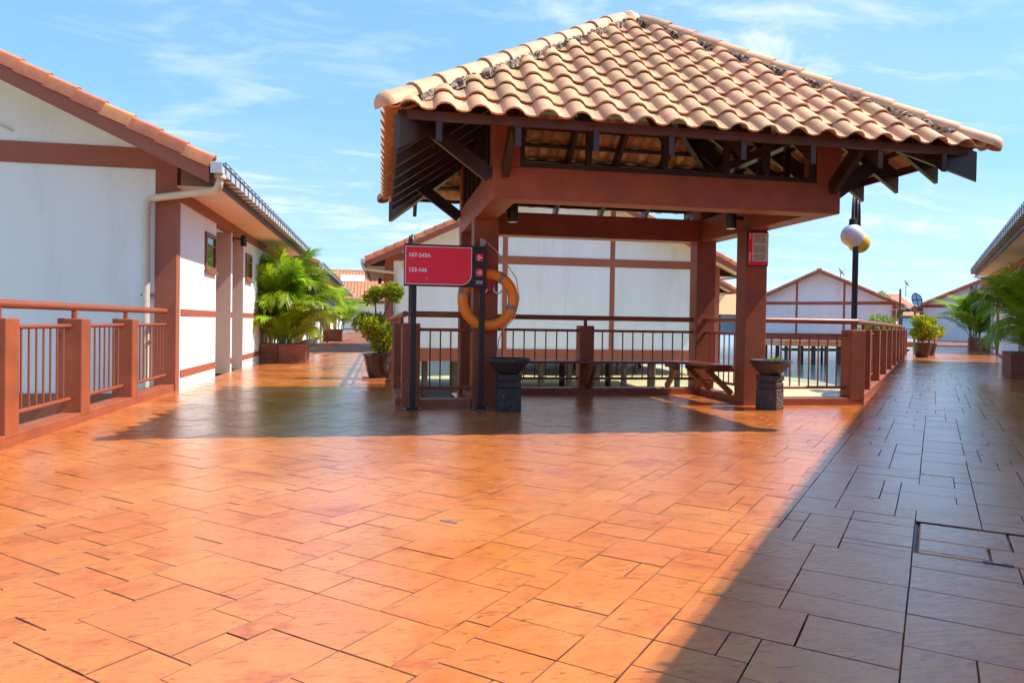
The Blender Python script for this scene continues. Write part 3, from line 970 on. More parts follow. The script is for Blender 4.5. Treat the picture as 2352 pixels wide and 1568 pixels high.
# stub columns over the corners
RX0, RX1, RY0, RY1 = -2.945, 2.945, -0.768, 3.980
RCX, RCY = 0.0, (RY0 + RY1) / 2
ZF0, ZF1 = 2.868, 2.950
EX, EY = RX1 + 0.085, RCY - RY0 + 0.085          # eave half sizes at the tile edge
ZE = 2.918                                      # deck plane at the tile edge
ZA = 4.96
for (x, y) in ((-A_, 0), (A_ - .28, 0), (-A_, VB - .28), (A_ - .28, VB - .28)):
    MB().box(x, x + .28, y, y + .28, ZB1, 3.30).build('stub_column', M['paint'], pav, bevel=.008)
for (p, q) in (((-A_ + .02, .14, 3.34), (A_ - .02, .14, 3.34)), ((-A_ + .02, VB - .14, 3.34), (A_ - .02, VB - .14, 3.34)),
               ((-A_ + .14, .20, 3.345), (-A_ + .14, VB - .2, 3.345)), ((A_ - .14, .2, 3.345), (A_ - .14, VB - .2, 3.345))):
    MB().beam(p, q, .12, .12).build('wall_plate', M['timber'], pav)
# dark frames in the clerestory openings
def clere(x0, x1, y, ax, mull):
    mb = MB()
    def bx(a, b, z0, z1, d0=0.0, d1=.07):
        if ax == 'x':
            mb.box(a, b, y + d0, y + d1, z0, z1)
        else:
            mb.box(y + d0, y + d1, a, b, z0, z1)
    bx(x0, x1, ZB1 + .001, ZB1 + .055)
    bx(x0, x0 + .05, ZB1 + .055, 3.28); bx(x1 - .05, x1, ZB1 + .055, 3.28)
    mb.build('clerestory_frame', M['timber'], pav)
    for m_ in mull:
        mb = MB()
        bx(m_ - .028, m_ + .028, ZB1 + .055, 3.28)
        mb.build('mullion', M['timber'], pav)
clere(-1.695, 1.695, 0.03, 'x', (-.95, -.10, .62, 1.10))
clere(.285, VB - .285, -A_ + .03, 'y', (.75, 1.2, 1.65, 2.1, 2.55))
clere(.285, VB - .285, A_ - .10, 'y', (1.0, 1.65, 2.3))
# fascia
MB().box(RX0, RX1, RY0 - .02, RY0 + .02, ZF0, ZF1).build('fascia', M['fascia'], pav)
MB().box(RX0, RX1, RY1 - .02, RY1 + .02, 2.915, 2.96).build('fascia', M['fascia'], pav)
MB().box(RX0 - .02, RX0 + .02, RY0 + .02, RY1 - .02, ZF0, ZF1).build('fascia', M['fascia'], pav)
MB().box(RX1 - .02, RX1 + .02, RY0 + .02, RY1 - .02, ZF0, ZF1).build('fascia', M['fascia'], pav)

APEX = Vector((RCX, RCY, ZA))
C4 = [Vector((-EX, RCY - EY, ZE)), Vector((EX, RCY - EY, ZE)), Vector((EX, RCY + EY, ZE)), Vector((-EX, RCY + EY, ZE))]


def raft(p_out, p_in, w, dep, name, drop=0.045):
    """a rafter with plumb-cut ends: p are points on the deck plane."""
    d = Vector((p_in.x - p_out.x, p_in.y - p_out.y, 0)).normalized()
    s = Vector((-d.y, d.x, 0)) * (w / 2)
    vs = []
    for p in (p_out, p_in):
        for k in (-1, 1):
            q = p + s * k
            vs += [(q.x, q.y, p.z - drop - dep), (q.x, q.y, p.z - drop)]
    MB().add(vs, [(0, 2, 3, 1), (4, 5, 7, 6), (0, 1, 5, 4), (2, 6, 7, 3), (0, 4, 6, 2), (1, 3, 7, 5)]).build(name, M['timber'], pav)


# hips
for c in C4:
    d = (APEX - c)
    raft(c + d * 0.018, APEX - d * .01, .075, .30, 'hip_rafter', .06)
slope_f = (ZA - ZE) / EY
slope_s = (ZA - ZE) / EX
tails_f = [-1.87 + .75 * k for k in range(6)] + [-2.6, 2.62]
for u in tails_f:
    for sgn in (-1, 1):
        y0 = RCY + sgn * (EY - .085 + .012)
        z0 = ZE + slope_f * (.085 - .012)
        reach = EY * (1 - abs(u) / EX)          # horizontal distance from centre line to hip
        yi = RCY + sgn * (EY - reach) 
        run = reach - .10
        if run < .2: continue
        p_in = Vector((u, RCY + sgn * (EY - reach + .03), ZE + slope_f * (reach - .03)))
        raft(Vector((u, y0, z0)), p_in, .055, .25, 'rafter')
for v in [-0.28 + .62 * k for k in range(7)]:
    dv = abs(v - RCY)
    for sgn in (-1, 1):
        reach = EX * (1 - dv / EY)
        if reach < .4: continue
        x0 = sgn * (EX - .085 + .012); z0 = ZE + slope_s * (.085 - .012)
        p_in = Vector((sgn * (EX - reach + .03), v, ZE + slope_s * (reach - .03)))
        raft(Vector((x0, v, z0)), p_in, .055, .25, 'rafter')
# braces from the ring beam out to the rafters
def brace(p, q):
    MB().beam(p, q, .07, .15).build('brace', M['timber'], pav)
for yv in (.14, VB - .14):
    for sgn in (-1, 1):
        brace((sgn * (A_ + .01), yv, 2.58), (sgn * 2.62, yv, 3.04))
for xv in (-1.86, 1.86):
    brace((xv, -.01, 2.60), (xv, -.56, 3.02))
    brace((xv, VB + .01, 2.60), (xv, VB + .56, 3.02))

# tiles
TW, TE, TL = 0.312, 0.300, 0.360


def tile_profile(n=8):
    pr_ = []
    for k in range(n + 1):
        e = TW * 1.04 * k / n
        if e < .205:
            hgt = .068 * sin(pi * e / .205)
        else:
            hgt = -.014 * sin(pi * (e - .205) / (TW * 1.04 - .205))
        pr_.append((e, hgt))
    return pr_


TP = [(0, 0.003), (.020, .032), (.052, .055), (.094, .063), (.136, .055), (.172, .030), (.196, .003), (.244, -.010), (.290, -.008), (.324, .009)]


def tile_bm():
    vs, fs = [], []
    n = len(TP)
    for s, lift in ((0.0, .040), (TL, .004)):
        for e, hh in TP:
            vs.append((e, s, hh + lift))
    for s, lift in ((0.0, .040), (TL, .004)):
        for e, hh in TP:
            vs.append((e, s, hh + lift - .017))
    for k in range(n - 1):
        fs.append((k, k + 1, n + k + 1, n + k))                                  # top
        fs.append((2 * n + k, 3 * n + k, 3 * n + k + 1, 2 * n + k + 1))          # underside
        fs.append((k, 2 * n + k, 2 * n + k + 1, k + 1))                          # lower lip
    fs.append((0, n, 3 * n, 2 * n)); fs.append((n - 1, 3 * n - 1, 4 * n - 1, 2 * n - 1)[::1])
    return vs, fs


tv, tf = tile_bm()
tile_me = bpy.data.meshes.new('roof_tile'); tile_me.from_pydata(tv, [], tf); tile_me.shade_smooth(); tile_me.set_sharp_from_angle(angle=radians(45))
tile_me.materials.append(M['tile'])
tile_rng = random.Random(3)


def tile_plane(c0, c1, single):
    """roof face from eave corner c0 to c1 (left to right seen from outside)"""
    e = (c1 - c0); E = e.length; e.normalize()
    mid = (c0 + c1) / 2
    s = APEX - mid; S = s.length; s.normalize()
    nrm = e.cross(s).normalized()
    fr_m = Matrix((e, s, nrm)).transposed().to_4x4(); fr_m.translation = c0
    ncol = int(E / TW) + 2
    off = (E - int(E / TW) * TW) / 2 - TW
    stuff = MB()
    row = 0
    while row * TE < S:
        s0 = row * TE - .035
        for c in range(ncol):
            e0 = off + c * TW
            lo = lambda ss: max(ss, 0) * (E / 2) / S
            # keep tiles that touch the triangle
            if e0 + TW < lo(s0) + .03 or e0 > E - lo(s0) - .03:
                continue
            whole = e0 >= lo(s0 + TL) and e0 + TW <= E - lo(s0 + TL)
            dz = tile_rng.uniform(-.002, .003); rr = tile_rng.uniform(-.006, .006)
            loc_m = fr_m @ Matrix.Translation((e0, s0, .022 + dz)) @ Matrix.Rotation(rr, 4, 'Z')
            if whole:
                me = tile_me
            else:
                bm = bmesh.new(); bm.from_mesh(tile_me)
                # hip lines in tile coords
                for (px, dirx, sg) in ((0.0, 1, 1), (E, -1, -1)):
                    hx, hy = dirx * E / 2, S
                    nl = Vector((hy, -hx, 0)).normalized() if sg > 0 else Vector((-hy, hx, 0)).normalized()
                    co = Vector((px - e0, -s0, 0))
                    geom = bm.verts[:] + bm.edges[:] + bm.faces[:]
                    bmesh.ops.bisect_plane(bm, geom=geom, plane_co=co, plane_no=nl, clear_inner=True)
                if len(bm.faces) < 3:
                    bm.free(); continue
                me = bpy.data.meshes.new('roof_tile'); bm.to_mesh(me); bm.free()
                if not me.materials: me.materials.append(M['tile'])
            if single:
                o = bpy.data.objects.new('roof_tile', me); COL.objects.link(o); o.parent = pav; o.matrix_local = loc_m
            else:
                stuff.add([loc_m @ v.co for v in me.vertices], [tuple(p.vertices) for p in me.polygons])
        # batten
        row += 1
    if not single:
        me = bpy.data.meshes.new('roof_tiles'); me.from_pydata(stuff.v, [], stuff.f); me.shade_smooth(); me.set_sharp_from_angle(angle=radians(45))
        me.materials.append(M['tile'])
        o = link('roof_tiles', me, None, pav); o['kind'] = 'stuff'
    for r_ in range(1, row):
        ss = r_ * TE + .02
        if ss > S - .2: break
        l0, l1 = ss * (E / 2) / S + .05, E - ss * (E / 2) / S - .05
        mb = MB().box(l0, l1, ss - .025, ss + .025, -.035, -.004)
        ob = mb.build('batten', M['timber'], pav); ob.matrix_local = fr_m


tile_plane(C4[0], C4[1], True)
tile_plane(C4[1], C4[2], False)
tile_plane(C4[2], C4[3], True)
tile_plane(C4[3], C4[0], False)

# hip tiles and the lichened mortar below them
hv, hf = [], []
SEG = 9
for x, r in ((0.0, .122), (.40, .098)):
    for inner in (0, 1):
        rr = r - .018 * inner
        for k in range(SEG):
            a = pi * (k / (SEG - 1)) * 1.06 - .03 * pi
            hv.append((x, -rr * cos(a), rr * sin(a) * .95))
for k in range(SEG - 1):
    hf.append((k, k + 1, 2 * SEG + k + 1, 2 * SEG + k))
    hf.append((SEG + k, 3 * SEG + k, 3 * SEG + k + 1, SEG + k + 1))
    hf.append((k, SEG + k, SEG + k + 1, k + 1))
    hf.append((2 * SEG + k, 2 * SEG + k + 1, 3 * SEG + k + 1, 3 * SEG + k))
hf.append((0, 2 * SEG, 3 * SEG, SEG)); hf.append((SEG - 1, 2 * SEG - 1, 4 * SEG - 1, 3 * SEG - 1))
hip_me = bpy.data.meshes.new('hip_tile'); hip_me.from_pydata(hv, [], hf); hip_me.shade_smooth(); hip_me.set_sharp_from_angle(angle=radians(50))
hip_me.materials.append(M['tile'])
hip_end = bpy.data.meshes.new('hip_end_tile')
mbh = MB(); mbh.add(hv, hf)
# closed rounded nose for the lowest tile
nose = []
NR = 5
for i in range(NR + 1):
    ph = pi / 2 * i / NR
    for k in range(SEG):
        a = pi * (k / (SEG - 1)) * 1.06 - .03 * pi
        rr = .122 * cos(ph)
        nose.append((-.10 * sin(ph), -rr * cos(a), rr * sin(a) * .95 + (0.0)))
nf = []
for i in range(NR):
    for k in range(SEG - 1):
        nf.append((i * SEG + k, (i + 1) * SEG + k, (i + 1) * SEG + k + 1, i * SEG + k + 1))
mbh.add(nose, nf)
hip_end = mbh.mesh('hip_end_tile', True, 50); hip_end.materials.append(M['tile'])
hip_rng = random.Random(5)
for ci, c in enumerate(C4):
    d = APEX - c; Lh = d.length; d.normalize()
    side = d.cross(Vector((0, 0, 1))).normalized()
    up = side.cross(d).normalized()
    fm = Matrix((d, side * -1, up)).transposed().to_4x4()
    k = 0
    x = -0.035
    while x < Lh - .30:
        o = bpy.data.objects.new('hip_tile', hip_end if k == 0 else hip_me); COL.objects.link(o); o.parent = pav
        p = c + d * x + up * (.050 + hip_rng.uniform(-.003, .004))
        m_ = fm.copy(); m_.translation = p
        o.matrix_local = m_ @ Matrix.Rotation(hip_rng.uniform(-.02, .02), 4, 'Z')
        x += .352; k += 1
    # mortar bed: a ragged strip each side
    for sd in (-1, 1):
        mb = MB(); n = 90
        vs, fs = [], []
        for i in range(n + 1):
            t = .28 + (Lh - .45) * i / n
            base = c + d * t
            hz = Vector((side.x, side.y, 0)).normalized() * sd
            wob = .026 * sin(i * .9 + ci) * sin(i * .37) + hip_rng.uniform(-.022, .022)
            a_ = base + hz * .085 + Vector((0, 0, .085))
            b_ = base + hz * (.128 + wob) + Vector((0, 0, .046 + hip_rng.uniform(-.01, .02)))
            c_ = base + hz * (.132 + wob) + Vector((0, 0, -.03))
            vs += [a_, b_, c_]
            if i:
                q = 3 * i
                fs += [(q - 3, q, q + 1, q - 2), (q - 2, q + 1, q + 2, q - 1)]
        mb.add(vs, fs)
        mb.build('mortar_bed', M['mortar'], pav)
MB().lathe([(.20, -.10), (.185, -.02), (.13, .075), (.06, .125), (.001, .135)], 16).build('apex_cap', M['tile'], pav, smooth=True).location = APEX + Vector((0, 0, .0))

# ------------------------------------------------------------------ balustrades
ZH, ZP, ZT, ZBR, KH = 1.145, 1.03, .955, .235, .10


def balustrade(name, label, p0, p1, posts, bays, kerb=True, handrail=(0, None), bal_step=.138, width=.22, kerb_span=None, group=None, ends=(), first_hidden=0, kz=KH):
    """local x runs p0 -> p1, y to the left; posts: centres; bays: (a, b) clear infill spans"""
    p0, p1 = Vector((*p0, 0)), Vector((*p1, 0))
    d = p1 - p0
    L = d.length
    t = thing(name, label, 'railing', p0, atan2(d.y, d.x), group)
    if kerb:
        a, b = kerb_span if kerb_span else (0, L)
        MB().box(a, b, -width / 2, width / 2, -.02, kz).build('kerb', M['paint'], t, bevel=.010)
    for x in posts:
        MB().box(x - width / 2, x + width / 2, -width / 2 - .004, width / 2 + .004, 0 if not kerb else kz - .03, ZP).build('post', M['paint'], t, bevel=.010)
        MB().tube([(x, 0, ZP - .01), (x, 0, ZH - .02)], .027, 10).build('bracket', M['railpaint'], t, smooth=True)
    h0, h1 = handrail[0], handrail[1] if handrail[1] is not None else L
    MB().tube([(h0, 0, ZH), (h1, 0, ZH)], .038, 12).build('handrail', M['railpaint'], t, smooth=True)
    bal = MB().tube([(0, 0, ZBR), (0, 0, ZT)], .0105, 6, caps=False).mesh('baluster', True)
    bal.materials.append(M['railpaint'])
    for (a, b) in bays:
        MB().tube([(a, 0, ZT), (b, 0, ZT)], .021, 10).build('top_rail', M['railpaint'], t, smooth=True)
        MB().tube([(a, 0, ZBR), (b, 0, ZBR)], .021, 10).build('bottom_rail', M['railpaint'], t, smooth=True)
        n = max(1, round((b - a) / bal_step) - 1)
        for k in range(n):
            x = a + (b - a) * (k + 1) / (n + 1)
            o = bpy.data.objects.new('baluster', bal); COL.objects.link(o); o.parent = t; o.location = (x, 0, 0)
    return t


# left, along the edge of the deck up to the chalet
balustrade('balustrade', 'near left balustrade ending at the brown pilaster of the chalet', (-6.11, -3.95), (-6.11, 3.66),
           [1.57, 3.02, 4.48, 5.95], [(.1, 1.46), (1.68, 2.91), (3.13, 4.37), (4.59, 5.84), (6.06, 7.58)], handrail=(0, 7.55))
# short bay left of the pavilion
balustrade('balustrade', 'short balustrade bay behind the red direction sign', (-2.80, 1.63), (-1.98, 1.63),
           [.07], [(.18, .82)], handrail=(0.05, .82), kerb_span=(-.04, .82))
# along the left walkway
pl = [1.45 * k for k in range(1, 11)]
balustrade('balustrade', 'long balustrade on the right side of the left walkway', (-2.80, 1.75), (-2.80, 17.9),
           pl, [(p - 1.34 if i else .02, p - .11) for i, p in enumerate(pl)], bal_step=.15, handrail=(-.12, 16.1), kerb_span=(0, 16.1))
# left side of the pavilion
balustrade('balustrade', 'balustrade between the two left pavilion columns', (-1.82, VC + CD), (-1.82, VB - CD), [], [(0, VB - VC - 2 * CD)])
# back of the pavilion
bx0, bx1 = -A_ + CW, A_ - CW
balustrade('balustrade', 'balustrade along the back of the pavilion above the bench', (bx0, 3.15), (bx1, 3.15), [-.06 - bx0],
           [(0, -.06 - bx0 - .11), (-.06 - bx0 + .11, bx1 - bx0)], bal_step=.165)
# right side of the pavilion
balustrade('balustrade', 'balustrade between the two right pavilion columns', (1.82, VC + CD), (1.82, VB - CD), [], [(0, VB - VC - 2 * CD)], bal_step=.15)
# front right bay
balustrade('balustrade', 'balustrade bay right of the notice board column', (1.98, 1.63), (3.50, 1.63), [1.37], [(0, 1.26)], handrail=(0, 1.42), kerb_span=(0, 1.48))
# along the right walkway
p0 = Vector((3.35, 1.63)); p1 = p0 + DD * 19.4
pr_posts = [1.62 + 2.2 * k for k in range(9)]
bays = []
prev = .12
for p in pr_posts:
    bays.append((prev, p - .11)); prev = p + .11
balustrade('balustrade', 'long balustrade receding along the right walkway', (p0.x, p0.y), (p1.x, p1.y), pr_posts, bays, bal_step=.16, handrail=(0, 19.3), kerb_span=(.1, 19.4))

# ------------------------------------------------------------------ bench inside the pavilion
bn = thing('bench', 'brown slatted corner bench fixed inside the pavilion', 'bench', (0, 0, 0))
for k in range(4):
    y = 2.62 + k * .098
    MB().box(-1.62, 1.63 if k > 0 else 1.63, y, y + .085, .487, .522).build('seat_slat', M['bench'], bn, bevel=.004)
for k in range(4):
    x = 1.27 + k * .098
    MB().box(x, x + .085, 1.80, 2.612, .488, .523).build('seat_slat', M['bench'], bn, bevel=.004)


def bracket(p, d):
    """triangular support: p at wall foot, d outward unit vector"""
    d = Vector((d[0], d[1], 0)); p = Vector((p[0], p[1], 0))
    a = p + Vector((0, 0, .455)); b = p + d * .40 + Vector((0, 0, .455)); c = p + d * .02 + Vector((0, 0, .13)); e = p + d * .36 + Vector((0, 0, .43))
    MB().beam(a, b, .06, .06).beam(c, e, .06, .07, up=d).build('bench_bracket', M['bench'], bn)


for x in (-1.45, -.06, 1.20):
    bracket((x, 3.03), (0, -1))
for y in (1.90, 2.55):
    bracket((1.70, y), (-1, 0))

# ------------------------------------------------------------------ fixtures on the pavilion
def downlight(label, x, y, z, dirx):
    t = thing('downlight', label, 'wall lamp', (x, y, z))
    MB().lathe([(.066, -.10), (.070, -.095), (.070, .12), (.055, .13)], 20).build('housing', M['black'], t, smooth=True)
    MB().lathe([(.056, -.099), (.056, -.094)], 18, (0, 0, -.004)).build('lens', M['globe'], t)
    MB().box(min(dirx * .05, dirx * .17), max(dirx * .05, dirx * .17), -.02, .02, .02, .07).build('arm', M['black'], t)
    return t


downlight('black cylinder downlight beside the left front column under the beam', -1.46, 1.72, 2.44, -1)
downlight('black cylinder downlight beside the right front column under the beam', 1.50, 1.64, 2.46, 1)
nb = thing('notice_board', 'red framed notice with grey text high on the right column', 'notice', (1.815, VC - .002, 2.085))
MB().box(-.150, .150, -.030, 0, -.225, .225).build('backing', M['black'], nb, bevel=.004)
MB().box(-.142, .142, -.036, -.0305, -.216, .216).build('red_face', M['signred'], nb)
MB().box(-.085, .136, -.040, -.0365, -.165, .205).build('paper', M['paper'], nb)
rl = random.Random(11)
z = .185
ln = MB()
while z > -.15:
    if abs(z - .06) > .012 and abs(z + .06) > .012:
        ln.box(-.066, .118 - rl.uniform(0, .03), -.0412, -.0404, z - .0035, z + .0035)
    z -= .0165
ln.build('text_lines', M['ink'], nb)
v = MB()
for a, b in ((.13, .205), (-.165, -.06)):
    zz = a
    while zz < b:
        v.box(-.128, -.106, -.0372, -.0364, zz, zz + .009); zz += .015
v.build('side_print', M['print'], nb)
tg = MB().box(-.022, .022, -.012, 0, -.04, .04).build('tag', M['terracotta'], None, bevel=.003, label='small orange tag above the red framed notice', category='tag')
tg.location = (1.74, VC - .001, 2.39)

# ------------------------------------------------------------------ direction sign
sg = thing('direction_sign', 'red and black direction sign on two posts, 167-243A over 133-166', 'sign', (-2.33, 1.33, 0))
SX0, SX1 = -.505, .485
for x in (-.385, .44):
    MB().box(x - .034, x + .034, -.0, .055, .012, 1.50).build('post', M['black'], sg, bevel=.004)
    pb = MB().box(x - .105, x + .105, -.055, .105, 0, .013).build('base_plate', M['black'], sg, bevel=.003)
    for bx_ in (-.085, .085):
        MB().lathe([(.012, 0), (.012, .012)], 8, (x + bx_, -.03, .013)).build('bolt', M['steel'], pb)
MB().box(SX0, SX1, -.022, .030, 1.475, 1.975).build('panel', M['black'], sg, bevel=.004)
# red field with white outline and one rounded corner
def field(m, x0, x1, z0, z1, r):
    pts = [(x0, z0)]
    for k in range(13):
        a = -pi / 2 + (pi / 2) * k / 12
        pts.append((x1 - r + r * cos(a), z0 + r + r * sin(a)))
    pts += [(x1, z1), (x0, z1)]
    return pts
FX1 = .305
MB().plate(field(0, SX0 + .012, FX1, 1.497, 1.952, .135), -.0245, -.0222).build('outline', M['print'], sg)
MB().plate(field(0, SX0 + .021, FX1 - .009, 1.506, 1.943, .127), -.0265, -.0247).build('red_face', M['signred'], sg)
for body, zz in (("167-243A", 1.822), ("133-166", 1.647)):
    me = text_mesh(body, .066, bold=.0024, depth=.0006)
    link('lettering', me, M['print'], sg, loc=(SX0 + .052, -.0276, zz), rot=(pi / 2, 0, 0))
MB().box(-.238, -.228, -.0274, -.0268, 1.545, 1.588).build('scuff', M['ring'], sg)
for zz, dr in ((1.835, -1), (1.655, 1)):
    MB().box(.355, .440, -.0250, -.0223, zz - .042, zz + .042).build('arrow_tile', M['signred'], sg)
    a = MB()
    cx_ = .3975
    a.box(cx_ - .032, cx_ + .032, -.0268, -.0252, zz - .0065, zz + .0065)
    tip = cx_ + dr * .034
    for s_ in (1, -1):
        a.plate([(tip, zz), (tip - dr * .016, zz), (tip - dr * .040, zz + s_ * .030), (tip - dr * .024, zz + s_ * .030)], -.0268, -.0252)
    a.build('arrow', M['print'], sg)
me = text_mesh("LEXIS", .034, bold=.0006, depth=.0004, align='CENTER')
link('logo', me, M['print'], sg, loc=(.3975, -.0236, 1.532), rot=(pi / 2, 0, 0))
MB().box(.352, .443, -.0234, -.0226, 1.519, 1.522).build('logo_line', M['print'], sg)

# ------------------------------------------------------------------ life ring
lr = thing('life_ring', 'orange life ring with grey bands hung on the left column', 'life ring', (-1.80, 1.445, 1.335))
R0, r0 = .315, .066
vs, fs = [], []
NS, NT = 64, 16
def torus_pt(a, b, rr=r0):
    return ((R0 + rr * cos(b)) * cos(a), rr * .85 * sin(b), (R0 + rr * cos(b)) * sin(a))
for i in range(NS):
    for k in range(NT):
        vs.append(torus_pt(2 * pi * i / NS, 2 * pi * k / NT, r0 * (1 + .012 * sin(i * 1.7))))
for i in range(NS):
    for k in range(NT):
        fs.append((i * NT + k, ((i + 1) % NS) * NT + k, ((i + 1) % NS) * NT + (k + 1) % NT, i * NT + (k + 1) % NT))
MB().add(vs, fs).build('ring', M['ring'], lr, smooth=True)
for ac in (radians(60), radians(-18), radians(165), radians(-115)):
    vs, fs = [], []
    for i in range(5):
        for k in range(NT):
            vs.append(torus_pt(ac + (i - 2) * .045, 2 * pi * k / NT, r0 + .0025))
    for i in range(4):
        for k in range(NT):
            fs.append((i * NT + k, (i + 1) * NT + k, (i + 1) * NT + (k + 1) % NT, i * NT + (k + 1) % NT))
    if ac == radians(-115): continue
    MB().add(vs, fs).build('grey_band', M['band'], lr, smooth=True)
rp = MB()
rp.tube([(-.05, .05, .74), (.06, .02, .64), (.20, -.02, .47), (.345, -.03, .27), (.385, -.02, .02), (.33, -.02, -.22), (.18, -.02, -.375), (.14, .02, -.50), (.12, .05, -.80)], .0075, 6)
rp.build('rope', M['rope'], lr, smooth=True)
kn = MB()
for k in range(6):
    a = k * 1.1
    kn.tube([(-.075 + .028 * sin(a + j * 1.3), .02 + .02 * cos(j), .60 + .035 * j + .01 * cos(a)) for j in range(5)], .012, 6)
kn.build('rope_knot', M['rope'], lr, smooth=True)
hk = MB()
for sx in (-.17, .02):
    pts = []
    for k in range(9):
        a = pi + pi * k / 8
        pts.append((sx + .10 + .055 * cos(a), .0, .13 + .05 * sin(a)))
    hk.tube([(sx + .045, .05, .20)] + pts, .011, 6)
hk.build('hook', M['steel'], lr, smooth=True)
MB().box(-.06, .10, .045, .062, .10, .42).build('bracket_plate', M['redmetal'], lr, bevel=.004)

# ------------------------------------------------------------------ carved stone urns
def urn(label, x, y, rz, sc=1.0, carved=9):
    t = thing('stone_urn', label, 'urn', (x, y, 0), rz, 'stone urns before the pavilion columns')
    w = .135 * sc
    def slabq(z0, z1, a, b, nm, bev=.008):
        return MB().add([(sx * a, sy * a, z0) for sx, sy in ((-1, -1), (1, -1), (1, 1), (-1, 1))] + [(sx * b, sy * b, z1) for sx, sy in ((-1, -1), (1, -1), (1, 1), (-1, 1))],
                        [(3, 2, 1, 0), (4, 5, 6, 7), (0, 1, 5, 4), (1, 2, 6, 5), (2, 3, 7, 6), (3, 0, 4, 7)]).build(nm, M['urn'], t, bevel=bev)
    slabq(0, .265 * sc, w, w * .98, 'pedestal')
    slabq(.265 * sc, .28 * sc, w * .86, w * .86, 'groove', 0)
    slabq(.28 * sc, .345 * sc, w * 1.0, w * .98, 'carved_band', .016)
    slabq(.345 * sc, .36 * sc, w * .86, w * .86, 'groove', 0)
    slabq(.36 * sc, .44 * sc, w * .98, w * 1.05, 'capital', .012)
    # raised carving on the pedestal faces, its pale colour standing in for sunlight
    rc = random.Random(int(abs(x) * 100))
    cv = MB()
    for f in range(4):
        a = f * pi / 2
        R_ = Matrix.Rotation(a, 4, 'Z')
        for k in range(70 if f == carved else 8):
            px, pz = rc.uniform(-.85, .85) * w, rc.uniform(.02, .25) * sc
            ss = rc.uniform(.006, .015) * sc
            for dz in (0,):
                pts = [R_ @ Vector((px - ss, -w * .99, pz - ss * .7)), R_ @ Vector((px + ss, -w * .99, pz - ss)), R_ @ Vector((px + ss * .8, -w * .99, pz + ss)), R_ @ Vector((px - ss, -w * .99, pz + ss * .6)), R_ @ Vector((px, -w * .99 - .010, pz))]
                cv.add(pts, [(0, 1, 4), (1, 2, 4), (2, 3, 4), (3, 0, 4)])
    cv.build('relief_carving', M['relief'], t)
    for k in range(10):
        pass
    prof = [(.10, .435), (.125, .45), (.175, .495), (.222, .555), (.246, .585), (.256, .590), (.256, .628), (.246, .632), (.232, .625), (.21, .585), (.10, .54), (.001, .53)]
    MB().lathe([(r * sc, z * sc) for r, z in prof], 32).build('bowl', M['urn'], t, smooth=True, angle=32)
    MB().lathe([(.22 * sc, .600 * sc), (.215 * sc, .604 * sc), (.001, .606 * sc)], 24).build('water_surface', M['water'], t)
    return t


u1 = urn('dark carved stone urn at the foot of the left pavilion column', -1.575, 1.20, 0.03)
u2 = urn('sunlit carved stone urn at the foot of the right pavilion column', 1.84, 1.17, radians(40), 1.0, carved=0)


def leaf_quad(mb, p, d, n, L, w, fold=0.0):
    p, d, n = Vector(p), Vector(d).normalized(), Vector(n)
    s = d.cross(n)
    if s.length < 1e-4:
        s = d.cross(Vector((1, 0, 0)))
    s.normalize()
    m_ = p + d * (L * .5)
    mb.add([p, m_ + s * w / 2, p + d * L, m_ - s * w / 2], [(0, 1, 2, 3)])


def tuft(parent_label, loc, k, name, m):
    pass


sp = MB(); rl = random.Random(2)
for k in range(14):
    a = rl.uniform(0, 6.28)
    leaf_quad(sp, (rl.uniform(-.03, .03), rl.uniform(-.03, .03), 0), (cos(a), sin(a), rl.uniform(.3, 1.2)), (0, 0, 1), rl.uniform(.05, .10), .045)
w1 = sp.build('water_plant', M['leaf'], None, label='small green leaves floating in the sunlit stone urn', category='plant'); w1.location = (1.86, 1.12, .612)
sp = MB()
for k in range(9):
    a = rl.uniform(0, 6.28)
    leaf_quad(sp, (0, 0, 0), (cos(a), sin(a), rl.uniform(.2, 1.0)), (0, 0, 1), rl.uniform(.025, .045), .025)
w2 = sp.build('water_plant', M['leaf'], None, label='small sprig of leaves in the dark stone urn', category='plant'); w2.location = (-1.58, 1.16, .612)

# ------------------------------------------------------------------ lamp posts
def lamp_post(label, x, y, rz, top=2.62, yellow=(True,), sc=1.0, base=-.35, reach=.40):
    t = thing('lamp_post', label, 'lamp post', (x, y, 0), rz, 'globe lamp posts')
    MB().tube([(0, 0, base), (0, 0, top)], .043 * sc, 12).build('pole', M['black'], t, smooth=True)
    MB().lathe([(.07, 0), (.07, .05), (.05, .10)], 12, (0, 0, 0)).build('collar', M['black'], t, smooth=True)
    for i, s in enumerate((-1, 1)):
        pts = []
        for k in range(11):
            a = pi * k / 10
            pts.append((s * (.10 - .10 * cos(a)) * 1.15, 0, top + .30 * sin(a) + .04 * k / 10 * 0))
        pts = [(0, 0, top - .05)] + [(s * reach / 2 * (1 - cos(pi * k / 10)), 0, top + .05 + .42 * sin(pi * k / 10)) for k in range(11)]
        MB().tube(pts, .022 * sc, 8).build('arm', M['black'], t, smooth=True)
        ex, ez = pts[-1][0], pts[-1][2]
        MB().lathe([(.03, -.13), (.055, -.12), (.05, .02), (.03, .03)], 12, (ex, 0, ez)).build('globe_cap', M['black'], t, smooth=True)
        MB().sphere((ex, 0, ez - .22), .165 * sc, 24, 14).build('globe', M['globeyellow'] if yellow[i % len(yellow)] else M['globe'], t, smooth=True)
    return t


# the pair beyond the corner post: one white globe towards us, one yellow behind
lamp_post('curved lamp post with a white and a yellow globe behind the corner railing', 4.02, 2.55, radians(49), top=2.58, yellow=(False, True), reach=.50)
lamp_post('globe lamp post half hidden behind the red direction sign', -2.46, 8.9, radians(97), top=2.50, yellow=(True, True), sc=.9, reach=.3)

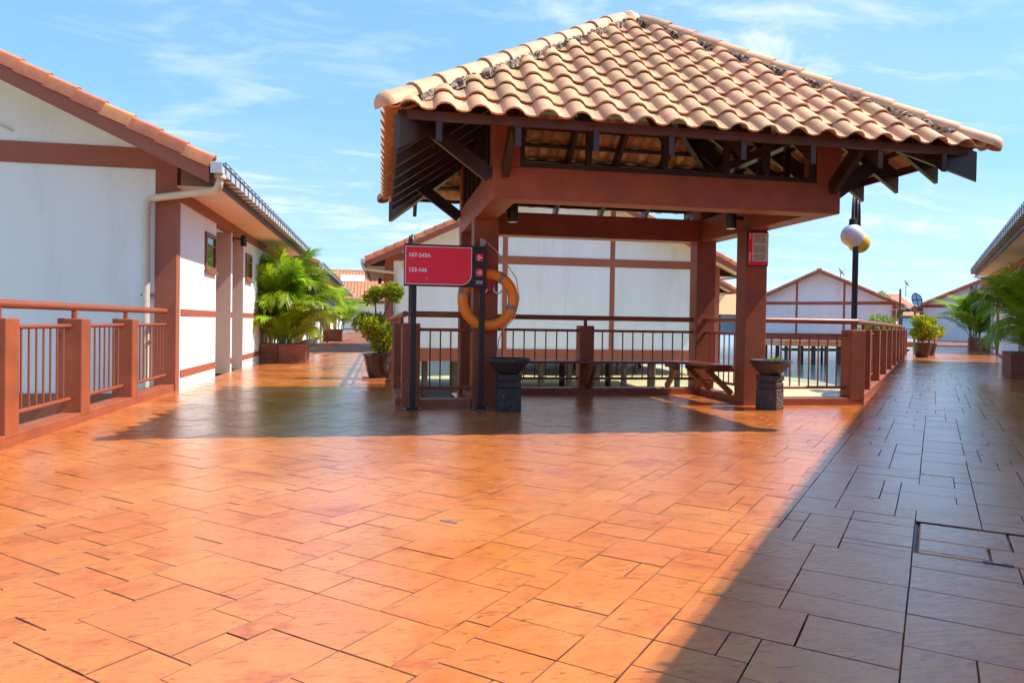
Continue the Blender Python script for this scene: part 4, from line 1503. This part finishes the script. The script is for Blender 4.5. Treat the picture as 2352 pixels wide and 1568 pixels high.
# ------------------------------------------------------------------ planting
def frond_mesh(seed, L=1.5, droop=.9, lw=.026):
    r = random.Random(seed)
    mb = MB(); rb = MB()
    n = 16
    pts = []
    x = z = 0.0
    ang = radians(r.uniform(70, 84))
    for k in range(n + 1):
        pts.append(Vector((x, 0, z)))
        st_ = L / n
        x += cos(ang) * st_; z += sin(ang) * st_
        ang -= radians(droop * (2.0 + 9.0 * k / n)) * r.uniform(.8, 1.2)
    rs_ = [.011 * (1 - .8 * k / n) for k in range(n + 1)]
    mb.tube(pts, rs_, 5)
    NL = 38
    for k in range(NL):
        t = .16 + .84 * k / (NL - 1)
        i = min(n - 1, int(t * n)); f = t * n - i
        p = pts[i].lerp(pts[i + 1], f)
        d = (pts[i + 1] - pts[i]).normalized()
        upv = d.cross(Vector((0, 1, 0))).normalized() * -1
        ll = (.16 + .34 * sin(pi * min(1, .12 + t * .80))) * (L / 1.5) * r.uniform(.88, 1.1)
        for s in (-1, 1):
            d2 = (d * (.75 + .5 * t) + Vector((0, s, 0)) * (1.05 - .45 * t) + upv * r.uniform(.10, .42)).normalized()
            mid = p + d2 * ll * .55
            tip = mid + (d2 + Vector((0, 0, -r.uniform(.05, .55)))).normalized() * ll * .5
            w = lw * (L / 1.5) * r.uniform(.8, 1.1)
            sd = d2.cross(upv).normalized()
            a, b = p + sd * w * .25, p - sd * w * .25
            c, e = mid + sd * w * .5, mid - sd * w * .5
            mb.add([a, b, e, c, tip], [(0, 1, 2, 3), (3, 2, 4)])
    me = mb.mesh('frond', False)
    me.materials.append(M['palm'])
    return me


FR = [frond_mesh(s, 1.5, dr) for s, dr in ((1, .75), (2, .95), (3, 1.2), (4, .55), (5, 1.4))]


def palm(label, x, y, z, height, stems, fronds, spread, seed, sc=1.0, lowf=.38, group='areca palms in brick planters'):
    t = thing('palm', label, 'palm', (x, y, z), 0, group)
    r = random.Random(seed)
    for s in range(stems):
        a = 2 * pi * s / stems + r.uniform(-.4, .4)
        rr = r.uniform(.04, .26) * spread
        hgt = height * r.uniform(.25, .62)
        lean = r.uniform(.05, .30) * spread
        p0_ = Vector((rr * cos(a), rr * sin(a), 0))
        p1_ = Vector(((rr + lean * .4) * cos(a), (rr + lean * .4) * sin(a), hgt * .55))
        p2_ = Vector(((rr + lean) * cos(a), (rr + lean) * sin(a), hgt))
        MB().tube([p0_, p1_, p2_], [.024 * sc, .020 * sc, .014 * sc], 7).build('cane', M['palmstem'], t, smooth=True)
        nf_ = max(3, fronds // stems)
        for k in range(nf_):
            b = a + r.uniform(-1.6, 1.6) + k * 2.4
            o = bpy.data.objects.new('frond', r.choice(FR)); COL.objects.link(o); o.parent = t
            low = r.random() < lowf
            at = r.uniform(.05, .5) if low else r.uniform(.5, 1.0)
            o.location = p0_.lerp(p1_, at * 1.4) if low else p1_.lerp(p2_, (at - .5) * 2)
            f_ = (height - o.location.z) / 1.28 * r.uniform(.72, 1.02)
            f_ = max(.5 * sc, min(1.35 * sc, f_))
            o.scale = (f_, f_, f_)
            o.rotation_euler = (r.uniform(-.25, .25), r.uniform(.05, .5) if low else r.choice((r.uniform(-.30, .05), r.uniform(.0, .35))), b)
    return t


BRK = {}


def brick_planter(label, x, y, rz, w, l, h_, group=None, bl=.215, bh=.066):
    """open brick box, local footprint 0..w by 0..l; each brick its own piece"""
    t = thing('brick_planter', label, 'planter', (x, y, 0), rz, group)
    th_ = .10
    mb = MB().box(.006, w - .006, .006, th_ - .006, 0, h_ - .004).box(.006, w - .006, l - th_ + .006, l - .006, 0, h_ - .004)
    mb.box(.006, th_ - .006, th_, l - th_, 0, h_ - .004).box(w - th_ + .006, w - .006, th_, l - th_, 0, h_ - .004)
    mb.build('mortar_core', M['brickmortar'], t)
    MB().box(th_, w - th_, th_, l - th_, h_ - .14, h_ - .09).build('soil', M['soil'], t)
    key = (round(bl, 3), round(bh, 3))
    if key not in BRK:
        me = MB().box(-bl / 2 + .005, bl / 2 - .005, -.012, .05, .005, bh - .005).mesh('brick'); me.materials.append(M['brick'])
        BRK[key] = me
    me = BRK[key]
    rows = int(round(h_ / bh))
    for r_ in range(rows):
        for (ax, length, fixed, face) in (('x', w, 0.0, -1), ('x', w, l, 1), ('y', l, 0.0, -1), ('y', l, w, 1)):
            n = max(1, int(round(length / bl)))
            bb = length / n
            for k in range(n + (r_ % 2)):
                c = (k + .5) * bb - (bb / 2 if r_ % 2 else 0)
                sx = 1.0
                lo, hi = max(0, c - bb / 2), min(length, c + bb / 2)
                if hi - lo < .03: continue
                o = bpy.data.objects.new('brick', me); COL.objects.link(o); o.parent = t
                o.scale = ((hi - lo - .008) / (bl - .010), 1, 1)
                cc = (lo + hi) / 2
                if ax == 'x':
                    o.location = (cc, fixed, r_ * bh); o.rotation_euler = (0, 0, 0 if face < 0 else pi)
                else:
                    o.location = (fixed, cc, r_ * bh); o.rotation_euler = (0, 0, -pi / 2 if face < 0 else pi / 2)
    return t


brick_planter('square brick planter under the left palms, nearest the wall', -5.98, 10.95, 0, .42, .8, .46)
brick_planter('brick planter with leafy palms at its foot on the left walkway', -5.53, 10.85, 0, .62, .95, .46)
palm('big leafy palm clump against the left chalet wall', -5.48, 11.25, .34, 2.68, 11, 96, .62, 4, sc=.84)
palm('lower palm beside the big clump, close to the left wall', -5.75, 11.15, .34, 1.8, 6, 34, .5, 9, sc=.7)
xp, yp = nd(3.92, 11.6)
brick_planter('long brick planter at the right edge of the walkway', xp, yp, RZ, .85, 2.5, .56, bl=.235, bh=.08)
x_, y_ = nd(4.42, 12.1); palm('palm at the near end of the long right planter', x_, y_, .45, 2.15, 7, 44, .40, 14, sc=.78, lowf=.15)
x_, y_ = nd(4.40, 13.3); palm('palm at the far end of the long right planter', x_, y_, .45, 2.35, 7, 46, .40, 17, sc=.8, lowf=.15)
xp, yp = nd(4.02, 36.2)
brick_planter('brick planter far along the right walkway', xp, yp, RZ, .8, 2.2, .66, bl=.4, bh=.132)
x_, y_ = nd(4.3, 37.2); palm('palm in the far right brick planter', x_, y_, .5, 2.9, 8, 46, 1.0, 19, sc=1.2)
brick_planter('brick planter at the far end of the left walkway', -5.9, 30.6, 0, .8, 1.2, .6, bl=.4, bh=.15)
palm('palm at the far end of the left walkway', -5.3, 31.2, .5, 2.5, 6, 30, 1.0, 23, sc=1.1)


def leaf_mass(name, parent, blobs, n, seed, leaf=.045, yellow=.3, m1='leaf', m2='leafyellow'):
    """leaves scattered over the outer shells of several lumps"""
    r = random.Random(seed)
    mbs = (MB(), MB())
    vol = [b[3] ** 2 for b in blobs]
    for (bx_, by_, bz_, br), vv in zip(blobs, vol):
        cnt = int(n * vv / sum(vol))
        lobes = [Vector((r.gauss(0, 1), r.gauss(0, 1), r.gauss(0, 1))).normalized() for _ in range(9)]
        for k in range(cnt):
            d = Vector((r.gauss(0, 1), r.gauss(0, 1), r.gauss(0, 1))).normalized()
            bulge = max(d.dot(l) for l in lobes)
            rad = br * (.62 + .45 * max(0, bulge) ** 3) * (r.random() ** .28)
            p = Vector((bx_, by_, bz_)) + Vector((d.x, d.y, d.z * .85)) * rad
            dirv = (d + Vector((r.uniform(-.8, .8), r.uniform(-.8, .8), r.uniform(-.3, .9)))).normalized()
            nn = Vector((r.uniform(-1, 1), r.uniform(-1, 1), r.uniform(-.2, 1)))
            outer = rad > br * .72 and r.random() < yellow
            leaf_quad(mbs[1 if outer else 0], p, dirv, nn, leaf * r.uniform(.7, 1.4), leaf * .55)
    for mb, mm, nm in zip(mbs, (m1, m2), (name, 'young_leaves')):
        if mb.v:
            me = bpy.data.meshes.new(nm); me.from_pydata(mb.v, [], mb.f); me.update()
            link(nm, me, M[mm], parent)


POT = [(.15, 0), (.17, .01), (.20, .10), (.235, .24), (.255, .36), (.272, .40), (.285, .405), (.285, .44), (.265, .445), (.25, .42), (.24, .38), (.001, .375)]


def pot(label, x, y, sc=1.0, group=None, soil=True):
    t = thing('plant_pot', label, 'pot', (x, y, 0), 0, group)
    MB().lathe([(r * sc, z * sc) for r, z in POT], 30).build('bowl', M['pot'], t, smooth=True, angle=32)
    MB().lathe([(.24 * sc, .385 * sc), (.24 * sc, .395 * sc), (.001, .40 * sc)], 20).build('soil', M['soil'], t)
    return t


def limb(parent, pts, r0_, r1_, name='trunk'):
    n = len(pts)
    MB().tube(pts, [r0_ + (r1_ - r0_) * k / (n - 1) for k in range(n)], 7).build(name, M['bark'], parent, smooth=True)


pot('dark glazed pot on a tile slab beside the long left balustrade', -3.13, 5.95)
MB().box(-3.42, -2.93, 5.68, 6.22, .002, .022).build('paver_slab', M['terracotta'], None, bevel=.004, label='flat terracotta slab under the dark glazed pot', category='slab')
# (the pot stands on the slab)
bpy.data.objects['plant_pot'].location.z = .022
sh = thing('cloud_pruned_shrub', 'yellow-green cloud pruned shrub in the dark left pot', 'shrub', (-3.13, 5.95, .40))
limb(sh, [(0, 0, 0), (.03, 0, .25), (.0, .02, .50), (.10, 0, .80), (.20, .02, 1.06)], .035, .014)
limb(sh, [(.0, .02, .45), (-.06, 0, .75), (-.07, 0, 1.02)], .022, .012, 'limb')
limb(sh, [(.0, 0, .30), (-.2, -.02, .45), (-.36, 0, .56)], .02, .01, 'limb')
leaf_mass('crown', sh, [(-.36, .0, .60, .15), (-.26, .05, .68, .14), (-.14, -.06, .60, .19), (-.02, .06, .66, .16), (.08, .0, .46, .22), (.16, -.06, .30, .17), (.02, -.05, .22, .17), (-.12, .05, .40, .17), (-.15, 0, 1.06, .14), (-.03, .05, 1.14, .14), (-.08, -.04, 1.20, .10), (.14, .0, 1.20, .15), (.28, .02, 1.10, .15), (.25, .04, 1.26, .13), (.34, -.03, 1.18, .10)], 8200, 31, leaf=.050, yellow=.60)
pot('small dark pot behind the cloud pruned shrub', -3.02, 8.3, .8)
sh = thing('shrub', 'small green shrub in the pot behind the cloud pruned one', 'shrub', (-3.02, 8.3, .30))
limb(sh, [(0, 0, 0), (.02, 0, .25), (0, 0, .4)], .02, .01)
leaf_mass('crown', sh, [(0, 0, .42, .22), (.08, 0, .25, .16)], 1500, 41, leaf=.045, yellow=.2)

for (n_, d_, sc, lbl, lbl2, sd) in ((2.05, 23.8, 1.25, 'dark pot at the far end of the right balustrade', 'yellow-green rounded shrub in the pot ending the right balustrade', 51),
                                   (2.25, 26.6, 1.1, 'second dark pot beyond the end of the right balustrade', 'farther rounded shrub beyond the right balustrade', 52)):
    x_, y_ = nd(n_, d_)
    pot(lbl, x_, y_, sc)
    sh = thing('rounded_shrub', lbl2, 'shrub', (x_, y_, .46), 0, 'rounded shrubs in pots on the right walkway')
    limb(sh, [(0, 0, 0), (.03, 0, .25), (-.02, 0, .5)], .04, .02)
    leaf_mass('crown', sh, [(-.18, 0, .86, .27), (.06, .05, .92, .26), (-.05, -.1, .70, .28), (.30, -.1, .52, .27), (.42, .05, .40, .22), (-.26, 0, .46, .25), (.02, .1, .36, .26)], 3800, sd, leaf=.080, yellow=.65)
# low bright hedge behind the right balustrade's end
x_, y_ = nd(.2, 30.5)
sh = thing('shrub', 'bright green shrub rising behind the far end of the right balustrade', 'shrub', (x_, y_, -1.8))
limb(sh, [(0, 0, 0), (.05, 0, 1.2), (0, .1, 2.4)], .09, .04)
leaf_mass('crown', sh, [(0, 0, 2.9, .75), (.5, .2, 2.6, .6), (-.5, 0, 2.5, .6)], 3600, 61, leaf=.11, yellow=.15)

# small open tree on the far platform
ft = thing('small_tree', 'small open-branched tree in front of the chalet across the water', 'tree', (40.6, 50.0, 0))
limb(ft, [(0, 0, 0), (-.3, 0, 1.2), (-.5, 0, 2.2), (-.1, 0, 2.9)], .09, .05)
tips = []
rt_ = random.Random(77)
for (sx, sy, sz) in ((-1.3, 0, 3.1), (-.7, .3, 3.6), (.2, 0, 4.0), (.9, .2, 3.7), (1.4, 0, 3.0), (.7, -.3, 3.2), (1.9, .1, 2.5)):
    limb(ft, [(-.1 if sz > 3.1 else -.45, 0, 2.8 if sz > 3.1 else 2.2), (sx * .55, sy * .6, (sz + 2.6) / 2), (sx, sy, sz)], .04, .018, 'limb')
    tips.append((sx, sy, sz, .42))
leaf_mass('crown', ft, tips, 1500, 78, leaf=.22, yellow=.15)

# ------------------------------------------------------------------ small things along the walks
bd_ = thing('signboard', 'grey panel on a post by the left wall beyond the palms', 'sign', (-5.55, 27.2, 0))
MB().box(-.03, .03, -.03, .03, 0, 1.1).build('post', M['redmetal'], bd_)
MB().box(-.34, .34, -.05, -.032, .95, 2.0).build('panel', M['grey'], bd_, bevel=.01)
x_, y_ = nd(2.45, 28.9)
rb_ = thing('red_post', 'thin red post beside the far potted shrub', 'post', (x_, y_, 0), RZ)
MB().tube([(0, 0, 0), (0, 0, .68)], .035, 10).build('shaft', M['redmetal'], rb_, smooth=True)
MB().lathe([(.05, .68), (.05, .72), (.02, .75)], 10).build('cap', M['redmetal'], rb_, smooth=True)
mr = thing('round_mirror', 'round framed mirror on a pole at the end of the right balustrade', 'mirror', (19.6, 20.0, -.3), -.3)
MB().tube([(0, .16, 0), (0, .16, 2.75)], .045, 10).build('pole', M['trim'], mr, smooth=True)
MB().tube([(-.55, .35, 0), (-.55, .35, 3.1)], .04, 10).build('back_pole', M['stilt'], mr, smooth=True)
ring = [(.20 * cos(2 * pi * k / 24), +.14 * sin(2 * pi * k / 24), 2.62 + .30 * sin(2 * pi * k / 24)) for k in range(25)]
MB().tube(ring, .022, 8, caps=False).build('frame', M['black'], mr, smooth=True)
mf = [(.197 * cos(2 * pi * k / 24), +.138 * sin(2 * pi * k / 24), 2.62 + .296 * sin(2 * pi * k / 24)) for k in range(24)]
MB().add(mf + [(x, y + .012, z) for x, y, z in mf], [tuple(range(24)), tuple(range(47, 23, -1))] + [(k, 24 + k, 24 + (k + 1) % 24, (k + 1) % 24) for k in range(24)]).build('mirror_face', M['mirror'], mr)
MB().box(-.20, .20, -.02, -.003, 2.605, 2.635).beam((0, -.155, 2.33), (0, .125, 2.91), .03, .012, up=(0, 1, .4)).build('cross_bar', M['black'], mr)


def dish(label, x, y, z, sc):
    t = thing('satellite_dish', label, 'satellite dish', (x, y, z), .3, 'satellite dishes on the roofs')
    prof = [(.001, .0)] + [(.45 * k / 6 * sc, .12 * (k / 6) ** 2 * sc) for k in range(1, 7)]
    ob = MB().lathe(prof, 18).build('reflector', M['strap'], t, smooth=True)
    ob.location = (0, 0, .7 * sc); ob.rotation_euler = (radians(55), 0, .5)
    MB().tube([(0, 0, -.8), (0, 0, .7 * sc)], .03 * sc, 8).build('mast', M['strap'], t)
    MB().tube([(0, 0, .7 * sc), (.1, -.45 * sc, .95 * sc)], .015 * sc, 6).build('feed_arm', M['strap'], t)


dish('satellite dish on the right slope of the chalet across the water', 39.6, 54.0, 5.55, 1.1)
dish('satellite dish on the far long orange roof', 68.0, 80.4, 6.35, 1.4)

# far hut with a hipped tile roof across the water
fh = thing('far_hut', 'far open hut with a hipped orange roof between the columns', 'hut', (34.5, 66.0, 0))
mb = MB(); mb.add([(-4, -4, 2.3), (4, -4, 2.3), (4, 4, 2.3), (-4, 4, 2.3), (0, 0, 5.2)], [(0, 1, 4), (1, 2, 4), (2, 3, 4), (3, 0, 4), (3, 2, 1, 0)])
mb.build('roof', M['housetile'], fh)
for sx in (-2.6, 2.6):
    for sy in (-2.6, 2.6):
        MB().box(sx - .2, sx + .2, sy - .2, sy + .2, -2.5, 2.31).build('column', M['trim'], fh)

# bits lying on the paving
MB().box(-.055, .055, -.005, .005, .0015, .005).build('metal_strip', M['steel'], None, label='short metal strip set in the sunlit paving', category='metal strip').location = (-2.73, -3.557, 0)
bpy.data.objects['metal_strip'].rotation_euler = (0, 0, radians(-40))
sc_ = MB().add([(-.02, -.014, .003), (.022, -.010, .006), (.018, .016, .004), (-.016, .012, .010), (0, 0, .014)], [(0, 1, 4), (1, 2, 4), (2, 3, 4), (3, 0, 4)])
sc_.build('paper_scrap', M['print'], None, label='tiny white paper scrap in the pavilion shadow', category='litter').location = (-4.545, 0.156, 0)
lf = MB()
leaf_quad(lf, (0, 0, .004), (1, .2, .12), (0, 0, 1), .09, .045)
leaf_quad(lf, (0.01, 0, .004), (-.3, 1, .10), (0, 0, 1), .06, .035)
lf.build('dry_leaf', M['bark'], None, label='dry brown leaf on the paving by the left balustrade', category='leaf').location = (-5.6, 2.2, 0)
